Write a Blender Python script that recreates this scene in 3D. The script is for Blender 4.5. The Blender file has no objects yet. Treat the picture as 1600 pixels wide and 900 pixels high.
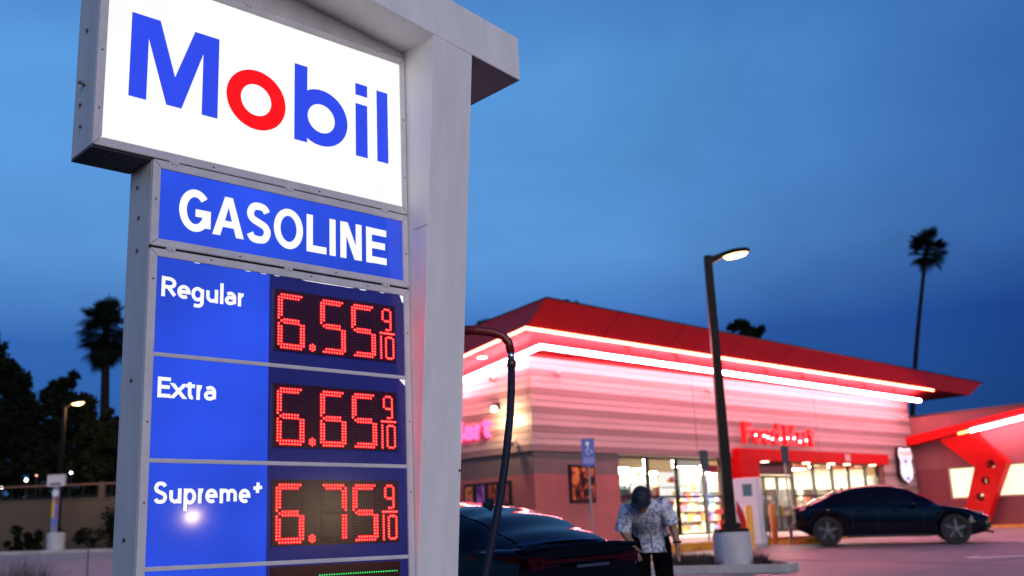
import bpy, bmesh, math, random
from mathutils import Vector, Matrix
R = math.radians
random.seed(7)
scn = bpy.context.scene
COL = scn.collection

# ---------------------------------------------------------------- camera
FPX, PITCH, ROLL = 1610.95, .236, -.040          # focal length in photo pixels (1600 wide), tilt, roll
CAMZ = 1.25
cp, sp = math.cos(PITCH), math.sin(PITCH)
_r, _u, FW = Vector((1, 0, 0)), Vector((0, -sp, cp)), Vector((0, cp, sp))
RT = math.cos(ROLL) * _r + math.sin(ROLL) * _u
UP = -math.sin(ROLL) * _r + math.cos(ROLL) * _u
cam = bpy.data.cameras.new('camera')
cam.sensor_width = 36
cam.lens = 36 * FPX / 1600
cam.clip_end = 3000
cam.clip_start = .05
cam.dof.use_dof = True
cam.dof.focus_distance = 4.95
cam.dof.aperture_fstop = 2.2
camo = bpy.data.objects.new('camera', cam)
COL.objects.link(camo)
m = Matrix((RT, UP, -FW)).transposed().to_4x4()
m.translation = Vector((0, 0, CAMZ))
camo.matrix_world = m
scn.camera = camo

# ---------------------------------------------------------------- sky and light (dusk)
SUN_EL, SUN_AZ = 12.0, 158.0        # compass-like angle from +Y towards +X: behind the camera
wd = bpy.data.worlds.new('World')
scn.world = wd
wd.use_nodes = True
nt = wd.node_tree
nt.nodes.clear()
N = nt.nodes.new
sky = N('ShaderNodeTexSky')
sky.sky_type = 'NISHITA'
sky.sun_disc = False
sky.sun_elevation = R(SUN_EL)
sky.sun_rotation = R(SUN_AZ)
sky.altitude = 100
sky.air_density = 1.2
sky.dust_density = .6
sky.ozone_density = 4.0
tc = N('ShaderNodeTexCoord')
mp = N('ShaderNodeMapping')
mp.inputs['Scale'].default_value = (1.0, 1.0, 2.0)
ns = N('ShaderNodeTexNoise')
ns.inputs['Scale'].default_value = 3.2
ns.inputs['Detail'].default_value = 6
ns.inputs['Roughness'].default_value = .55
ns.inputs['Distortion'].default_value = .5
rmp = N('ShaderNodeMapRange')
rmp.inputs['From Min'].default_value = .3
rmp.inputs['From Max'].default_value = .72
rmp.inputs['To Min'].default_value = .88
rmp.inputs['To Max'].default_value = 1.13
mul = N('ShaderNodeVectorMath'); mul.operation = 'MULTIPLY'
tint = N('ShaderNodeVectorMath'); tint.operation = 'MULTIPLY'
tint.inputs[1].default_value = (4.0, 4.0, 4.0)
bg = N('ShaderNodeBackground')
bg.inputs['Strength'].default_value = .064
out = N('ShaderNodeOutputWorld')
L = nt.links.new
L(tc.outputs['Generated'], mp.inputs['Vector'])
L(mp.outputs['Vector'], ns.inputs['Vector'])
L(ns.outputs['Fac'], rmp.inputs['Value'])
L(sky.outputs['Color'], mul.inputs[0])
L(rmp.outputs['Result'], mul.inputs[1])
sep = N('ShaderNodeSeparateXYZ')
L(tc.outputs['Generated'], sep.inputs['Vector'])
rp = N('ShaderNodeValToRGB')
rp.color_ramp.interpolation = 'LINEAR'
els = rp.color_ramp.elements
stops = [(.0, (.10, .28, .80)), (.10, (.12, .33, .95)), (.18, (.24, .52, 1.27)), (.26, (.98, 1.42, 2.0)), (.43, (1.65, 2.5, 3.05)), (.62, (1.2, 1.85, 2.95)), (1.0, (.65, 1.1, 2.6))]
els[0].position, els[1].position = stops[0][0], stops[-1][0]
for q_ in stops[1:-1]: els.new(q_[0])
for e_, q_ in zip(els, stops): e_.color = (*[c_ / 4 for c_ in q_[1]], 1)
L(sep.outputs['Z'], rp.inputs['Fac'])
mul2 = N('ShaderNodeVectorMath'); mul2.operation = 'MULTIPLY'
L(mul.outputs['Vector'], mul2.inputs[0])
L(rp.outputs['Color'], mul2.inputs[1])
L(mul2.outputs['Vector'], tint.inputs[0])
side = N('ShaderNodeMapRange')          # the cloud cover thickens to the right
side.interpolation_type = 'SMOOTHSTEP'
side.inputs['From Min'].default_value = .03; side.inputs['From Max'].default_value = .66
L(sep.outputs['X'], side.inputs['Value'])
mixc = N('ShaderNodeMix'); mixc.data_type = 'RGBA'
mixc.inputs['A'].default_value = (1, 1, 1, 1)
mixc.inputs['B'].default_value = (.30, .42, .68, 1)
L(side.outputs['Result'], mixc.inputs['Factor'])
mul3 = N('ShaderNodeVectorMath'); mul3.operation = 'MULTIPLY'
L(tint.outputs['Vector'], mul3.inputs[0])
L(mixc.outputs['Result'], mul3.inputs[1])
L(mul3.outputs['Vector'], bg.inputs['Color'])
L(bg.outputs['Background'], out.inputs['Surface'])

sun = bpy.data.lights.new('afterglow_sun', 'SUN')
sun.energy = 1.5
sun.angle = R(40)
sun.color = (1.0, .87, .80)
suno = bpy.data.objects.new('afterglow_sun', sun)
COL.objects.link(suno)
az = R(SUN_AZ)
sd = Vector((math.sin(az) * math.cos(R(SUN_EL)), math.cos(az) * math.cos(R(SUN_EL)), math.sin(R(SUN_EL))))
suno.rotation_euler = (-sd).to_track_quat('-Z', 'Y').to_euler()
suno.location = (0, -6, 8)

scn.view_settings.view_transform = 'Standard'
scn.view_settings.look = 'None'
scn.view_settings.exposure = 0
scn.view_settings.gamma = 1
scn.view_settings.use_curve_mapping = False
scn.cycles.use_denoising = True
scn.cycles.use_adaptive_sampling = True
scn.cycles.adaptive_threshold = .015
scn.cycles.max_bounces = 7
scn.cycles.diffuse_bounces = 3
scn.cycles.glossy_bounces = 3
scn.cycles.transmission_bounces = 5
scn.cycles.sample_clamp_indirect = 4
scn.cycles.caustics_reflective = False
scn.cycles.caustics_refractive = False

# ---------------------------------------------------------------- helpers
def ray(x, y):
    return FW + RT * ((x - 800) / FPX) - UP * ((y - 450) / FPX)
def px(x, y, Y):
    v = ray(x, y)
    p = v * (Y / v.y)
    p.z += CAMZ
    return p
def ter(x, y):
    return .0295 * min(max(y, -10), 44) - .0122 * min(max(x, -25), 30)

MATS = {}
def srgb(r, g, b):
    f = lambda c: (c / 255 / 12.92) if c / 255 <= .04045 else ((c / 255 + .055) / 1.055) ** 2.4
    return (f(r), f(g), f(b))
def mat(name, col, rough=.5, metal=0, emit=None, es=0, var=0, scale=6, bump=0, bscale=40, coat=0, spec=None, trans=0, ior=None, stretch=(1, 1, 1), alpha=None, nosample=False):
    if name in MATS:
        return MATS[name]
    mt = bpy.data.materials.new(name)
    mt.use_nodes = True
    t = mt.node_tree
    b = t.nodes['Principled BSDF']
    c4 = (*col, 1)
    b.inputs['Base Color'].default_value = c4
    b.inputs['Roughness'].default_value = rough
    b.inputs['Metallic'].default_value = metal
    if coat:
        b.inputs['Coat Weight'].default_value = coat
        b.inputs['Coat Roughness'].default_value = .04
    if spec is not None:
        b.inputs['Specular IOR Level'].default_value = spec
    if trans:
        b.inputs['Transmission Weight'].default_value = trans
    if ior:
        b.inputs['IOR'].default_value = ior
    if emit:
        b.inputs['Emission Color'].default_value = (*emit, 1)
        b.inputs['Emission Strength'].default_value = es
        if nosample:
            mt.cycles.emission_sampling = 'NONE'
    if var or bump:
        tc = t.nodes.new('ShaderNodeTexCoord')
        mp = t.nodes.new('ShaderNodeMapping')
        mp.inputs['Scale'].default_value = stretch
        t.links.new(tc.outputs['Object'], mp.inputs['Vector'])
    if var:
        n = t.nodes.new('ShaderNodeTexNoise')
        n.inputs['Scale'].default_value = scale
        n.inputs['Detail'].default_value = 7
        n.inputs['Roughness'].default_value = .65
        t.links.new(mp.outputs['Vector'], n.inputs['Vector'])
        mr = t.nodes.new('ShaderNodeMapRange')
        mr.inputs['From Min'].default_value = .3
        mr.inputs['From Max'].default_value = .7
        mr.inputs['To Min'].default_value = 1 - var
        mr.inputs['To Max'].default_value = 1 + var
        t.links.new(n.outputs['Fac'], mr.inputs['Value'])
        vm = t.nodes.new('ShaderNodeVectorMath')
        vm.operation = 'MULTIPLY'
        vm.inputs[0].default_value = col
        t.links.new(mr.outputs['Result'], vm.inputs[1])
        t.links.new(vm.outputs['Vector'], b.inputs['Base Color'])
        mr2 = t.nodes.new('ShaderNodeMapRange')
        mr2.inputs['From Min'].default_value = .3
        mr2.inputs['From Max'].default_value = .7
        mr2.inputs['To Min'].default_value = max(0, rough - var * .4)
        mr2.inputs['To Max'].default_value = min(1, rough + var * .4)
        t.links.new(n.outputs['Fac'], mr2.inputs['Value'])
        t.links.new(mr2.outputs['Result'], b.inputs['Roughness'])
    if bump:
        n2 = t.nodes.new('ShaderNodeTexNoise')
        n2.inputs['Scale'].default_value = bscale
        n2.inputs['Detail'].default_value = 4
        t.links.new(mp.outputs['Vector'], n2.inputs['Vector'])
        bp = t.nodes.new('ShaderNodeBump')
        bp.inputs['Strength'].default_value = bump
        bp.inputs['Distance'].default_value = .01
        t.links.new(n2.outputs['Fac'], bp.inputs['Height'])
        t.links.new(bp.outputs['Normal'], b.inputs['Normal'])
    MATS[name] = mt
    return mt

class MB:
    """collects shapes into one mesh"""
    def __init__(s):
        s.v, s.f = [], []
    def add(s, vs, fs):
        o = len(s.v)
        s.v += [tuple(v) for v in vs]
        s.f += [tuple(i + o for i in f) for f in fs]
        return s
    def hexa(s, p):            # 4 bottom ccw, 4 top ccw
        return s.add(p, [(3, 2, 1, 0), (4, 5, 6, 7), (0, 1, 5, 4), (1, 2, 6, 5), (2, 3, 7, 6), (3, 0, 4, 7)])
    def box(s, x0, x1, y0, y1, z0, z1):
        return s.hexa([(x0, y0, z0), (x1, y0, z0), (x1, y1, z0), (x0, y1, z0), (x0, y0, z1), (x1, y0, z1), (x1, y1, z1), (x0, y1, z1)])
    def prism(s, poly, y0, y1):   # poly in (x,z), extruded along y
        n = len(poly)
        s.add([(a, y0, b) for a, b in poly] + [(a, y1, b) for a, b in poly],
              [tuple(range(n)), tuple(range(2 * n - 1, n - 1, -1))] + [((i + 1) % n, i, n + i, n + (i + 1) % n) for i in range(n)])
        return s
    def tube(s, path, rad, k=10, cap=True):
        path = [Vector(p) for p in path]
        if not isinstance(rad, (list, tuple)):
            rad = [rad] * len(path)
        vs, fs = [], []
        ref = None
        for i, p in enumerate(path):
            d = (path[min(i + 1, len(path) - 1)] - path[max(i - 1, 0)])
            if d.length < 1e-9:
                d = Vector((0, 0, 1))
            d.normalize()
            if ref is None:
                ref = d.orthogonal().normalized()
            ref = (ref - d * ref.dot(d))
            if ref.length < 1e-6:
                ref = d.orthogonal()
            ref.normalize()
            b = d.cross(ref)
            for j in range(k):
                a = 2 * math.pi * j / k
                vs.append(p + (ref * math.cos(a) + b * math.sin(a)) * rad[i])
        for i in range(len(path) - 1):
            for j in range(k):
                fs.append((i * k + j, i * k + (j + 1) % k, (i + 1) * k + (j + 1) % k, (i + 1) * k + j))
        if cap:
            fs.append(tuple(range(k - 1, -1, -1)))
            n = len(path) - 1
            fs.append(tuple(n * k + j for j in range(k)))
        return s.add(vs, fs)
    def lathe(s, prof, k=16, c=(0, 0, 0), cap=True):     # prof (r,z)
        vs, fs = [], []
        for r, z in prof:
            for j in range(k):
                a = 2 * math.pi * j / k
                vs.append((c[0] + r * math.cos(a), c[1] + r * math.sin(a), c[2] + z))
        for i in range(len(prof) - 1):
            for j in range(k):
                fs.append((i * k + j, i * k + (j + 1) % k, (i + 1) * k + (j + 1) % k, (i + 1) * k + j))
        if cap:
            fs.append(tuple(range(k - 1, -1, -1)))
            n = len(prof) - 1
            fs.append(tuple(n * k + j for j in range(k)))
        return s.add(vs, fs)
    def ball(s, c, r, k=8, n=5, sc=(1, 1, 1)):
        prof = [(r * math.sin(math.pi * (i + .001) / n), -r * math.cos(math.pi * i / n)) for i in range(n + 1)]
        o = len(s.v)
        s.lathe(prof, k)
        s.v[o:] = [(c[0] + v[0] * sc[0], c[1] + v[1] * sc[1], c[2] + v[2] * sc[2]) for v in s.v[o:]]
        return s
    def build(s, name, mt, parent=None, smooth=False, bevel=0, loc=None, seg=2, auto=None):
        me = bpy.data.meshes.new(name)
        me.from_pydata(s.v, [], s.f)
        me.validate()
        if bevel or auto:
            bm = bmesh.new(); bm.from_mesh(me)
            bmesh.ops.recalc_face_normals(bm, faces=bm.faces)
            if bevel:
                es = [e for e in bm.edges if len(e.link_faces) == 2 and e.calc_face_angle(0) > R(25)]
                bmesh.ops.bevel(bm, geom=es, offset=bevel, segments=seg, affect='EDGES', clamp_overlap=True)
            bm.to_mesh(me); bm.free()
        if smooth:
            me.shade_smooth()
            if auto is not None or bevel:
                me.set_sharp_from_angle(angle=R(auto or 35))
        o = bpy.data.objects.new(name, me)
        COL.objects.link(o)
        if mt:
            me.materials.append(mt)
        if parent:
            o.parent = parent
        if loc:
            o.location = loc
        return o

def thing(name, label, cat, mw=None, loc=None, rz=0, group=None):
    o = bpy.data.objects.new(name, None)
    COL.objects.link(o)
    o.empty_display_size = .2
    if mw is not None:
        o.matrix_world = mw
    elif loc is not None:
        o.location = loc
        o.rotation_euler = (0, 0, rz)
    return tag(o, label, cat, group)
def tag(o, label, cat, group=None, kind=None):
    if label: o['label'] = label
    if cat: o['category'] = cat
    if group: o['group'] = group
    if kind: o['kind'] = kind
    return o
def struct(o):
    o['kind'] = 'structure'
    return o

def letter_mesh(ch, bold=0, shear=0):
    cu = bpy.data.curves.new('txt', 'FONT')
    cu.body = ch
    cu.offset = bold
    cu.shear = shear
    cu.resolution_u = 6
    ob = bpy.data.objects.new('txt', cu)
    COL.objects.link(ob)
    dg = bpy.context.evaluated_depsgraph_get()
    me = bpy.data.meshes.new_from_object(ob.evaluated_get(dg))
    bpy.data.objects.remove(ob)
    return me
def curve_shape(splines):
    """filled flat outline with holes -> mesh in xy"""
    cu = bpy.data.curves.new('shape', 'CURVE')
    cu.dimensions = '2D'
    cu.fill_mode = 'BOTH'
    for sp_ in splines:
        s = cu.splines.new('POLY')
        s.points.add(len(sp_) - 1)
        for p, q in zip(s.points, sp_):
            p.co = (q[0], q[1], 0, 1)
        s.use_cyclic_u = True
    ob = bpy.data.objects.new('shape', cu)
    COL.objects.link(ob)
    dg = bpy.context.evaluated_depsgraph_get()
    me = bpy.data.meshes.new_from_object(ob.evaluated_get(dg))
    bpy.data.objects.remove(ob)
    return me
def upright(me, name, mt, parent, box=None, y=0, depth=.002, loc=None):
    """takes a flat xy mesh, stands it up in the xz plane facing -y, fits it to box (x0,x1,z0,z1) and gives it thickness"""
    xs = [v.co.x for v in me.vertices]; ys = [v.co.y for v in me.vertices]
    x0, x1, y0, y1 = min(xs), max(xs), min(ys), max(ys)
    bm = bmesh.new(); bm.from_mesh(me)
    bmesh.ops.remove_doubles(bm, verts=bm.verts, dist=1e-5)
    for v in bm.verts:
        a, b = v.co.x, v.co.y
        if box:
            a = box[0] + (a - x0) / (x1 - x0) * (box[1] - box[0])
            b = box[2] + (b - y0) / (y1 - y0) * (box[3] - box[2])
        v.co = (a, y, b)
    bmesh.ops.recalc_face_normals(bm, faces=bm.faces)
    fs = list(bm.faces)
    r = bmesh.ops.extrude_face_region(bm, geom=fs)
    for g in r['geom']:
        if isinstance(g, bmesh.types.BMVert):
            g.co.y -= depth
    bmesh.ops.recalc_face_normals(bm, faces=bm.faces)
    me2 = bpy.data.meshes.new(name)
    bm.to_mesh(me2); bm.free()
    bpy.data.meshes.remove(me)
    o = bpy.data.objects.new(name, me2)
    COL.objects.link(o)
    me2.materials.append(mt)
    o.parent = parent
    if loc: o.location = loc
    return o
def arc(cx, cy, rx, ry, a0, a1, n):
    return [(cx + rx * math.cos(R(a0 + (a1 - a0) * i / n)), cy + ry * math.sin(R(a0 + (a1 - a0) * i / n))) for i in range(n + 1)]
def apply_mods(o, name=None):
    dg = bpy.context.evaluated_depsgraph_get()
    me = bpy.data.meshes.new_from_object(o.evaluated_get(dg))
    o.modifiers.clear()
    o.data = me
    return o
def skin_mesh(name, pts, edges, mt, parent=None, sub=2, root=0):
    """pts: (pos, rx, ry) ; grows one continuous surface"""
    me = bpy.data.meshes.new(name)
    me.from_pydata([p[0] for p in pts], edges, [])
    o = bpy.data.objects.new(name, me)
    COL.objects.link(o)
    o.modifiers.new('skin', 'SKIN').use_smooth_shade = True
    for i, p in enumerate(pts):
        sv = me.skin_vertices[0].data[i]
        sv.radius = (p[1], p[2] if len(p) > 2 else p[1])
        sv.use_root = (i == root)
    ss = o.modifiers.new('sub', 'SUBSURF')
    ss.levels = ss.render_levels = sub
    apply_mods(o)
    o.data.materials.clear()
    o.data.materials.append(mt)
    o.data.shade_smooth()
    if parent: o.parent = parent
    return o

# ================================================================ THE SETTING: ground
M_asph = mat('asphalt', (.055, .052, .055), .8, var=.35, scale=1.4, bump=.5, bscale=60)
M_conc = mat('lot_concrete', (.185, .172, .180), .62, var=.45, scale=.32, bump=.25, bscale=25)
M_conc2 = mat('lot_concrete_b', (.160, .150, .160), .55, var=.5, scale=.45, bump=.25, bscale=25)
M_walk = mat('walk_concrete', (.36, .33, .31), .75, var=.22, scale=1.2, bump=.3, bscale=30)
M_kerb = mat('kerb_concrete', (.38, .36, .35), .7, var=.25, scale=2, bump=.3)
M_yel = mat('kerb_yellow_paint', (.62, .27, .03), .55, var=.3, scale=3)
M_white_paint = mat('road_white', (.7, .7, .7), .6, var=.25, scale=5)

gx = [-2500, -600, -200, -80, -40, -25, -15, -8, 0, 8, 15, 22, 30, 50, 90, 250, 700, 2500]
gy = [-600, -150, -40, -10, 0, 6, 12, 20, 28, 36, 44, 52, 70, 110, 200, 500, 1200, 2600]
mb = MB()
mb.add([(x, y, ter(x, y) - .03) for y in gy for x in gx],
       [(j * len(gx) + i, j * len(gx) + i + 1, (j + 1) * len(gx) + i + 1, (j + 1) * len(gx) + i) for j in range(len(gy) - 1) for i in range(len(gx) - 1)])
ground = struct(mb.build('ground', M_asph))

# building frame: corner of the store, a along the front (away to the right), b along the left side
PH = R(47)
DF = Vector((math.sin(PH), math.cos(PH), 0))
DL = Vector((-math.cos(PH), math.sin(PH), 0))
CC = Vector((.362, 25.5, 0))
ZB = .70
def BW(a, b, z=0):
    return CC + DF * a + DL * b + Vector((0, 0, z))
MBLD = Matrix(((DF.x, DL.x, 0, CC.x), (DF.y, DL.y, 0, CC.y), (0, 0, 1, ZB), (0, 0, 0, 1)))

# concrete lot of cast slabs, laid on the sloping ground
def slab(mb_pts, top=.0, th=.10):
    b_ = MB()
    pts = [Vector(p) for p in mb_pts]
    lo = [(p.x, p.y, ter(p.x, p.y) + top - th) for p in pts]
    hi = [(p.x, p.y, ter(p.x, p.y) + top) for p in pts]
    return b_.hexa(lo + hi)
lot = MB()
P_ = [BW(-8, -26), BW(26, -26), BW(26, -2.28), BW(-8, -2.28)]
lot.add([(p.x, p.y, ter(p.x, p.y) - .02) for p in P_], [(0, 1, 2, 3)])
lot_o = struct(lot.build('lot_pavement', M_asph))
SL = 3.9
for i in range(-2, 6):
    for j in range(0, 6):
        a0, b1 = i * SL + .7, -2.30 - j * SL
        g = .011
        q = [BW(a0 + g, b1 - SL + g), BW(a0 + SL - g, b1 - SL + g), BW(a0 + SL - g, b1 - g), BW(a0 + g, b1 - g)]
        dz = random.uniform(-.004, .004)
        slab(q, top=.012 + dz, th=.03).build('paving_slab', random.choice([M_conc, M_conc, M_conc2]), lot_o)

# raised walk in front of the store with a painted kerb
mb = MB()
def walkz(a): return 1.05 - ZB
wk = []
for a in (-2.6, 19.25):
    for b, z in ((-2.05, .90), (-.06, 1.04)):
        wk.append((a, b, z - ZB))
mb.hexa([(-2.6, -2.05, -.25), (19.25, -2.05, -.25), (19.25, -.06, -.25), (-2.6, -.06, -.25), (-2.6, -2.05, .90 - ZB), (19.25, -2.05, .98 - ZB), (19.25, -.06, 1.04 - ZB), (-2.6, -.06, 1.04 - ZB)])
walk = struct(mb.build('walkway', M_walk))
walk.matrix_world = MBLD
for i in range(11):
    a0 = -2.6 + i * 2.0
    a1 = min(a0 + 1.985, 19.24)
    f = lambda a: .90 - ZB + (a + 2.6) / 21.85 * .08
    MB().hexa([(a0, -2.22, -.3), (a1, -2.22, -.3), (a1, -2.06, -.3), (a0, -2.06, -.3), (a0, -2.21, f(a0)), (a1, -2.21, f(a1)), (a1, -2.06, f(a1)), (a0, -2.06, f(a0))]).build('kerb_stone', M_yel if i in (1, 2, 3, 4, 5, 6) else M_kerb, walk, bevel=.015)

# planted island with a low kerb round the lamp base
ISL = [px(1020, 893, 19.4), px(1188, 893, 18.2), px(1196, 884, 19.6), px(1175, 878, 21.5), px(1025, 880, 21.5)]
ISL = [Vector((2.15, 18.3, 0)), Vector((4.45, 17.9, 0)), Vector((4.72, 18.3, 0)), Vector((4.6, 19.5, 0)), Vector((2.3, 20.3, 0))]
mb = MB()
n_ = len(ISL)
cen = sum(ISL, Vector()) / n_
outp = ISL
inp = [cen + (p - cen) * .86 for p in ISL]
vs, fs = [], []
for p in outp: vs.append((p.x, p.y, ter(p.x, p.y) - .02))
for p in outp: vs.append((p.x, p.y, ter(p.x, p.y) + .14))
for p in inp: vs.append((p.x, p.y, ter(p.x, p.y) + .14))
for p in inp: vs.append((p.x, p.y, ter(p.x, p.y) - .02))
for i in range(n_):
    k = (i + 1) % n_
    for q in range(3):
        fs.append((q * n_ + i, q * n_ + k, (q + 1) * n_ + k, (q + 1) * n_ + i))
mb.add(vs, fs)
struct(mb.build('island_kerb', M_kerb, bevel=.02))
M_soil = mat('soil', (.045, .035, .03), .95, var=.4, scale=8, bump=.6)
mb = MB()
mb.add([(p.x, p.y, ter(p.x, p.y) + .10) for p in inp], [tuple(range(n_))])
struct(mb.build('island_soil', M_soil))

# left: street walk and kerb, far side
def grid_slabs(name, x0, x1, y0, y1, nx, ny, mt, top=.012):
    base = MB()
    base.add([(x, y, ter(x, y) - .022) for x, y in ((x0, y0), (x1, y0), (x1, y1), (x0, y1))], [(0, 1, 2, 3)])
    bo = struct(base.build(name, M_asph))
    for i in range(nx):
        for j in range(ny):
            a0, a1 = x0 + (x1 - x0) * i / nx, x0 + (x1 - x0) * (i + 1) / nx
            b0, b1 = y0 + (y1 - y0) * j / ny, y0 + (y1 - y0) * (j + 1) / ny
            g = .02
            slab([Vector((a0 + g, b0 + g, 0)), Vector((a1 - g, b0 + g, 0)), Vector((a1 - g, b1 - g, 0)), Vector((a0 + g, b1 - g, 0))], top=top, th=.03).build('paving_slab', mt, bo)
grid_slabs('sidewalk', -24, -7.5, 20, 36.6, 6, 7, M_walk)
kb = MB()
kb.hexa([(-30, 36.8, ter(-25, 36.8) - .1), (-9, 36.8, ter(-9, 36.8) - .1), (-9, 37.0, ter(-9, 37) - .1), (-30, 37.0, ter(-25, 37) - .1),
         (-30, 36.8, ter(-25, 36.8) + .13), (-9, 36.8, ter(-9, 36.8) + .13), (-9, 37.0, ter(-9, 37) + .13), (-30, 37.0, ter(-25, 37) + .13)])
struct(kb.build('street_kerb', M_kerb, bevel=.02))

# hill far away
M_hill = mat('far_hill', (.03, .05, .08), .9)
mb = MB()
hn = 60
vs, fs = [], []
for i in range(hn + 1):
    x = -1700 + 2600 * i / hn
    h = .5*(70 + 45 * math.sin(i * .23 + 1) + 22 * math.sin(i * .61) + 8 * math.sin(i * 1.7))
    vs += [(x, 1500, 0), (x, 1750, h), (x, 2100, 0)]
for i in range(hn):
    o = i * 3
    fs += [(o, o + 3, o + 4, o + 1), (o + 1, o + 4, o + 5, o + 2)]
mb.add(vs, fs)
struct(mb.build('hills', M_hill, smooth=True))

# painted arrow on the lot
ac = BW(9.0, -11)
mb = MB()
def mark(poly):
    v = []
    for x, y in poly: v.append((x, y, ter(x, y) + .022))
    mb.add(v, [tuple(range(len(v)))])
q = Vector((9.0, 20.3))
mark([(8.75, 20.15), (10.3, 20.2), (10.3, 20.5), (8.75, 20.45)])
mark([(8.35, 20.3), (8.75, 19.9), (8.75, 20.7)])
struct(mb.build('lane_arrow', M_white_paint))

# ================================================================ PRICE SIGN
YAW, L1, L2 = .7564, .0031, .013
dx_ = Vector((math.cos(YAW), math.sin(YAW), 0)); n_v = Vector((-math.sin(YAW), math.cos(YAW), 0))
SUP = (Vector((0, 0, 1)) + dx_ * L1 + n_v * L2).normalized()
SN = SUP.cross(dx_).normalized()
SX = SN.cross(SUP)
SO = Vector((-1.6365, 4.5, CAMZ))
V0 = -1.085
base = SO + SUP * V0
SMW = Matrix((SX, SN, SUP)).transposed().to_4x4()
SMW.translation = base
sign = thing('price_sign', 'tall white metal gas price sign with lit panels and red LED prices', 'price sign', SMW)
SL_ = (0, 0, -V0)

def noise_emit(name, col, es, lo=.85, hi=1.1, scale=1.6, rough=.12, base=(.02, .02, .02), nosample=False):
    if name in MATS: return MATS[name]
    mt = mat(name, base, rough, emit=col, es=es, nosample=nosample)
    t = mt.node_tree
    b = t.nodes['Principled BSDF']
    tcx = t.nodes.new('ShaderNodeTexCoord')
    nz = t.nodes.new('ShaderNodeTexNoise')
    nz.inputs['Scale'].default_value = scale
    nz.inputs['Detail'].default_value = 2
    t.links.new(tcx.outputs['Object'], nz.inputs['Vector'])
    mr = t.nodes.new('ShaderNodeMapRange')
    mr.inputs['From Min'].default_value = .3; mr.inputs['From Max'].default_value = .7
    mr.inputs['To Min'].default_value = es * lo; mr.inputs['To Max'].default_value = es * hi
    t.links.new(nz.outputs['Fac'], mr.inputs['Value'])
    t.links.new(mr.outputs['Result'], b.inputs['Emission Strength'])
    return mt
M_alu = mat('sign_aluminium', (.56, .55, .56), .45, metal=.0, var=.11, scale=4, stretch=(2, 2, .4), bump=.04, bscale=30)
M_frame = mat('retainer_aluminium', (.62, .60, .61), .42, metal=.0, var=.10, scale=9)
M_clad = mat('white_cladding', (.77, .75, .74), .5, var=.085, scale=3.2, bump=.03, bscale=12, stretch=(2.2, 2.2, .35))
M_under = mat('cabinet_bottom', (.10, .095, .10), .5, var=.2, scale=5)
M_black = mat('black_gap', (.008, .008, .009), .7)
M_bolt = mat('bolt_steel', (.12, .12, .14), .4, metal=.8)
M_whitef = noise_emit('lit_white_face', (1, 1, .985), 1.0, .93, 1.05, 1.1)
M_blue = noise_emit('lit_blue_face', srgb(40, 80, 238), .95, .66, 1.16, 1.25, rough=.065)
M_navy = noise_emit('lit_navy_face', srgb(24, 26, 108), .75, .8, 1.15, 2.2, rough=.15)
M_mblue = noise_emit('lit_blue_letter', srgb(44, 72, 236), 1, .95, 1.06, 2)
M_mred = noise_emit('lit_red_letter', (1, .0, .0), 1, .97, 1.03, 2)
M_wlet = noise_emit('lit_white_letter', (1, 1, 1), 1.0, .97, 1.03, 2)

def B(*a): return MB().box(*a)
UI = 1.478
# cabinets (bodies behind the faces)
cab = B(-.2842, UI, .012, .2536, 1.782, 3.06).build('logo_cabinet', M_alu, sign, bevel=.004, loc=SL_)
cabp = B(0, UI, .012, .2536, V0 - .06, 1.779).build('price_cabinet', M_alu, sign, bevel=.004, loc=SL_)
B(-.28, UI - .004, .02, .25, 1.7795, 1.7815).build('bottom_plate', M_under, sign, loc=SL_)
o = MB().box(-.2835, -.003, .014, .252, 1.7745, 1.7812).build('soffit_plate', M_under, cab)
B(-.262, UI - .006, .0125, .0135, 2.742, 3.0).build('header_panel', mat('header_grey', (.34, .32, .32), .55, var=.08, scale=4), cab)

def frame(par, u0, u1, v0, v1, iu0, iu1, iv0, iv1, d0=.012, d1=-.006):
    """mitred retainers"""
    def piece(q):
        MB().hexa([(q[0][0], d0, q[0][1]), (q[1][0], d0, q[1][1]), (q[2][0], d0, q[2][1]), (q[3][0], d0, q[3][1]),
                   (q[0][0], d1, q[0][1]), (q[1][0], d1, q[1][1]), (q[2][0], d1, q[2][1]), (q[3][0], d1, q[3][1])]).build('retainer', M_frame, par, bevel=.0022, auto=30)
    e = .0012
    piece([(u0 + e, v0), (u1 - e, v0), (iu1 - e, iv0), (iu0 + e, iv0)])
    piece([(u0 + e, v1), (u1 - e, v1), (iu1 - e, iv1), (iu0 + e, iv1)])
    piece([(u0, v0 + e), (u0, v1 - e), (iu0, iv1 - e), (iu0, iv0 + e)])
    piece([(u1, v0 + e), (u1, v1 - e), (iu1, iv1 - e), (iu1, iv0 + e)])
frame(cab, -.2842, UI, 1.782, 2.736, -.2449, 1.4463, 1.8234, 2.6958)
SEAM = 1.352
frame(cabp, 0, UI, SEAM + .006, 1.776, .0381, 1.4404, 1.3941, 1.7364)
frame(cabp, 0, UI, -.60, SEAM - .006, .0381, 1.4404, -.55, 1.3089)
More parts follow.
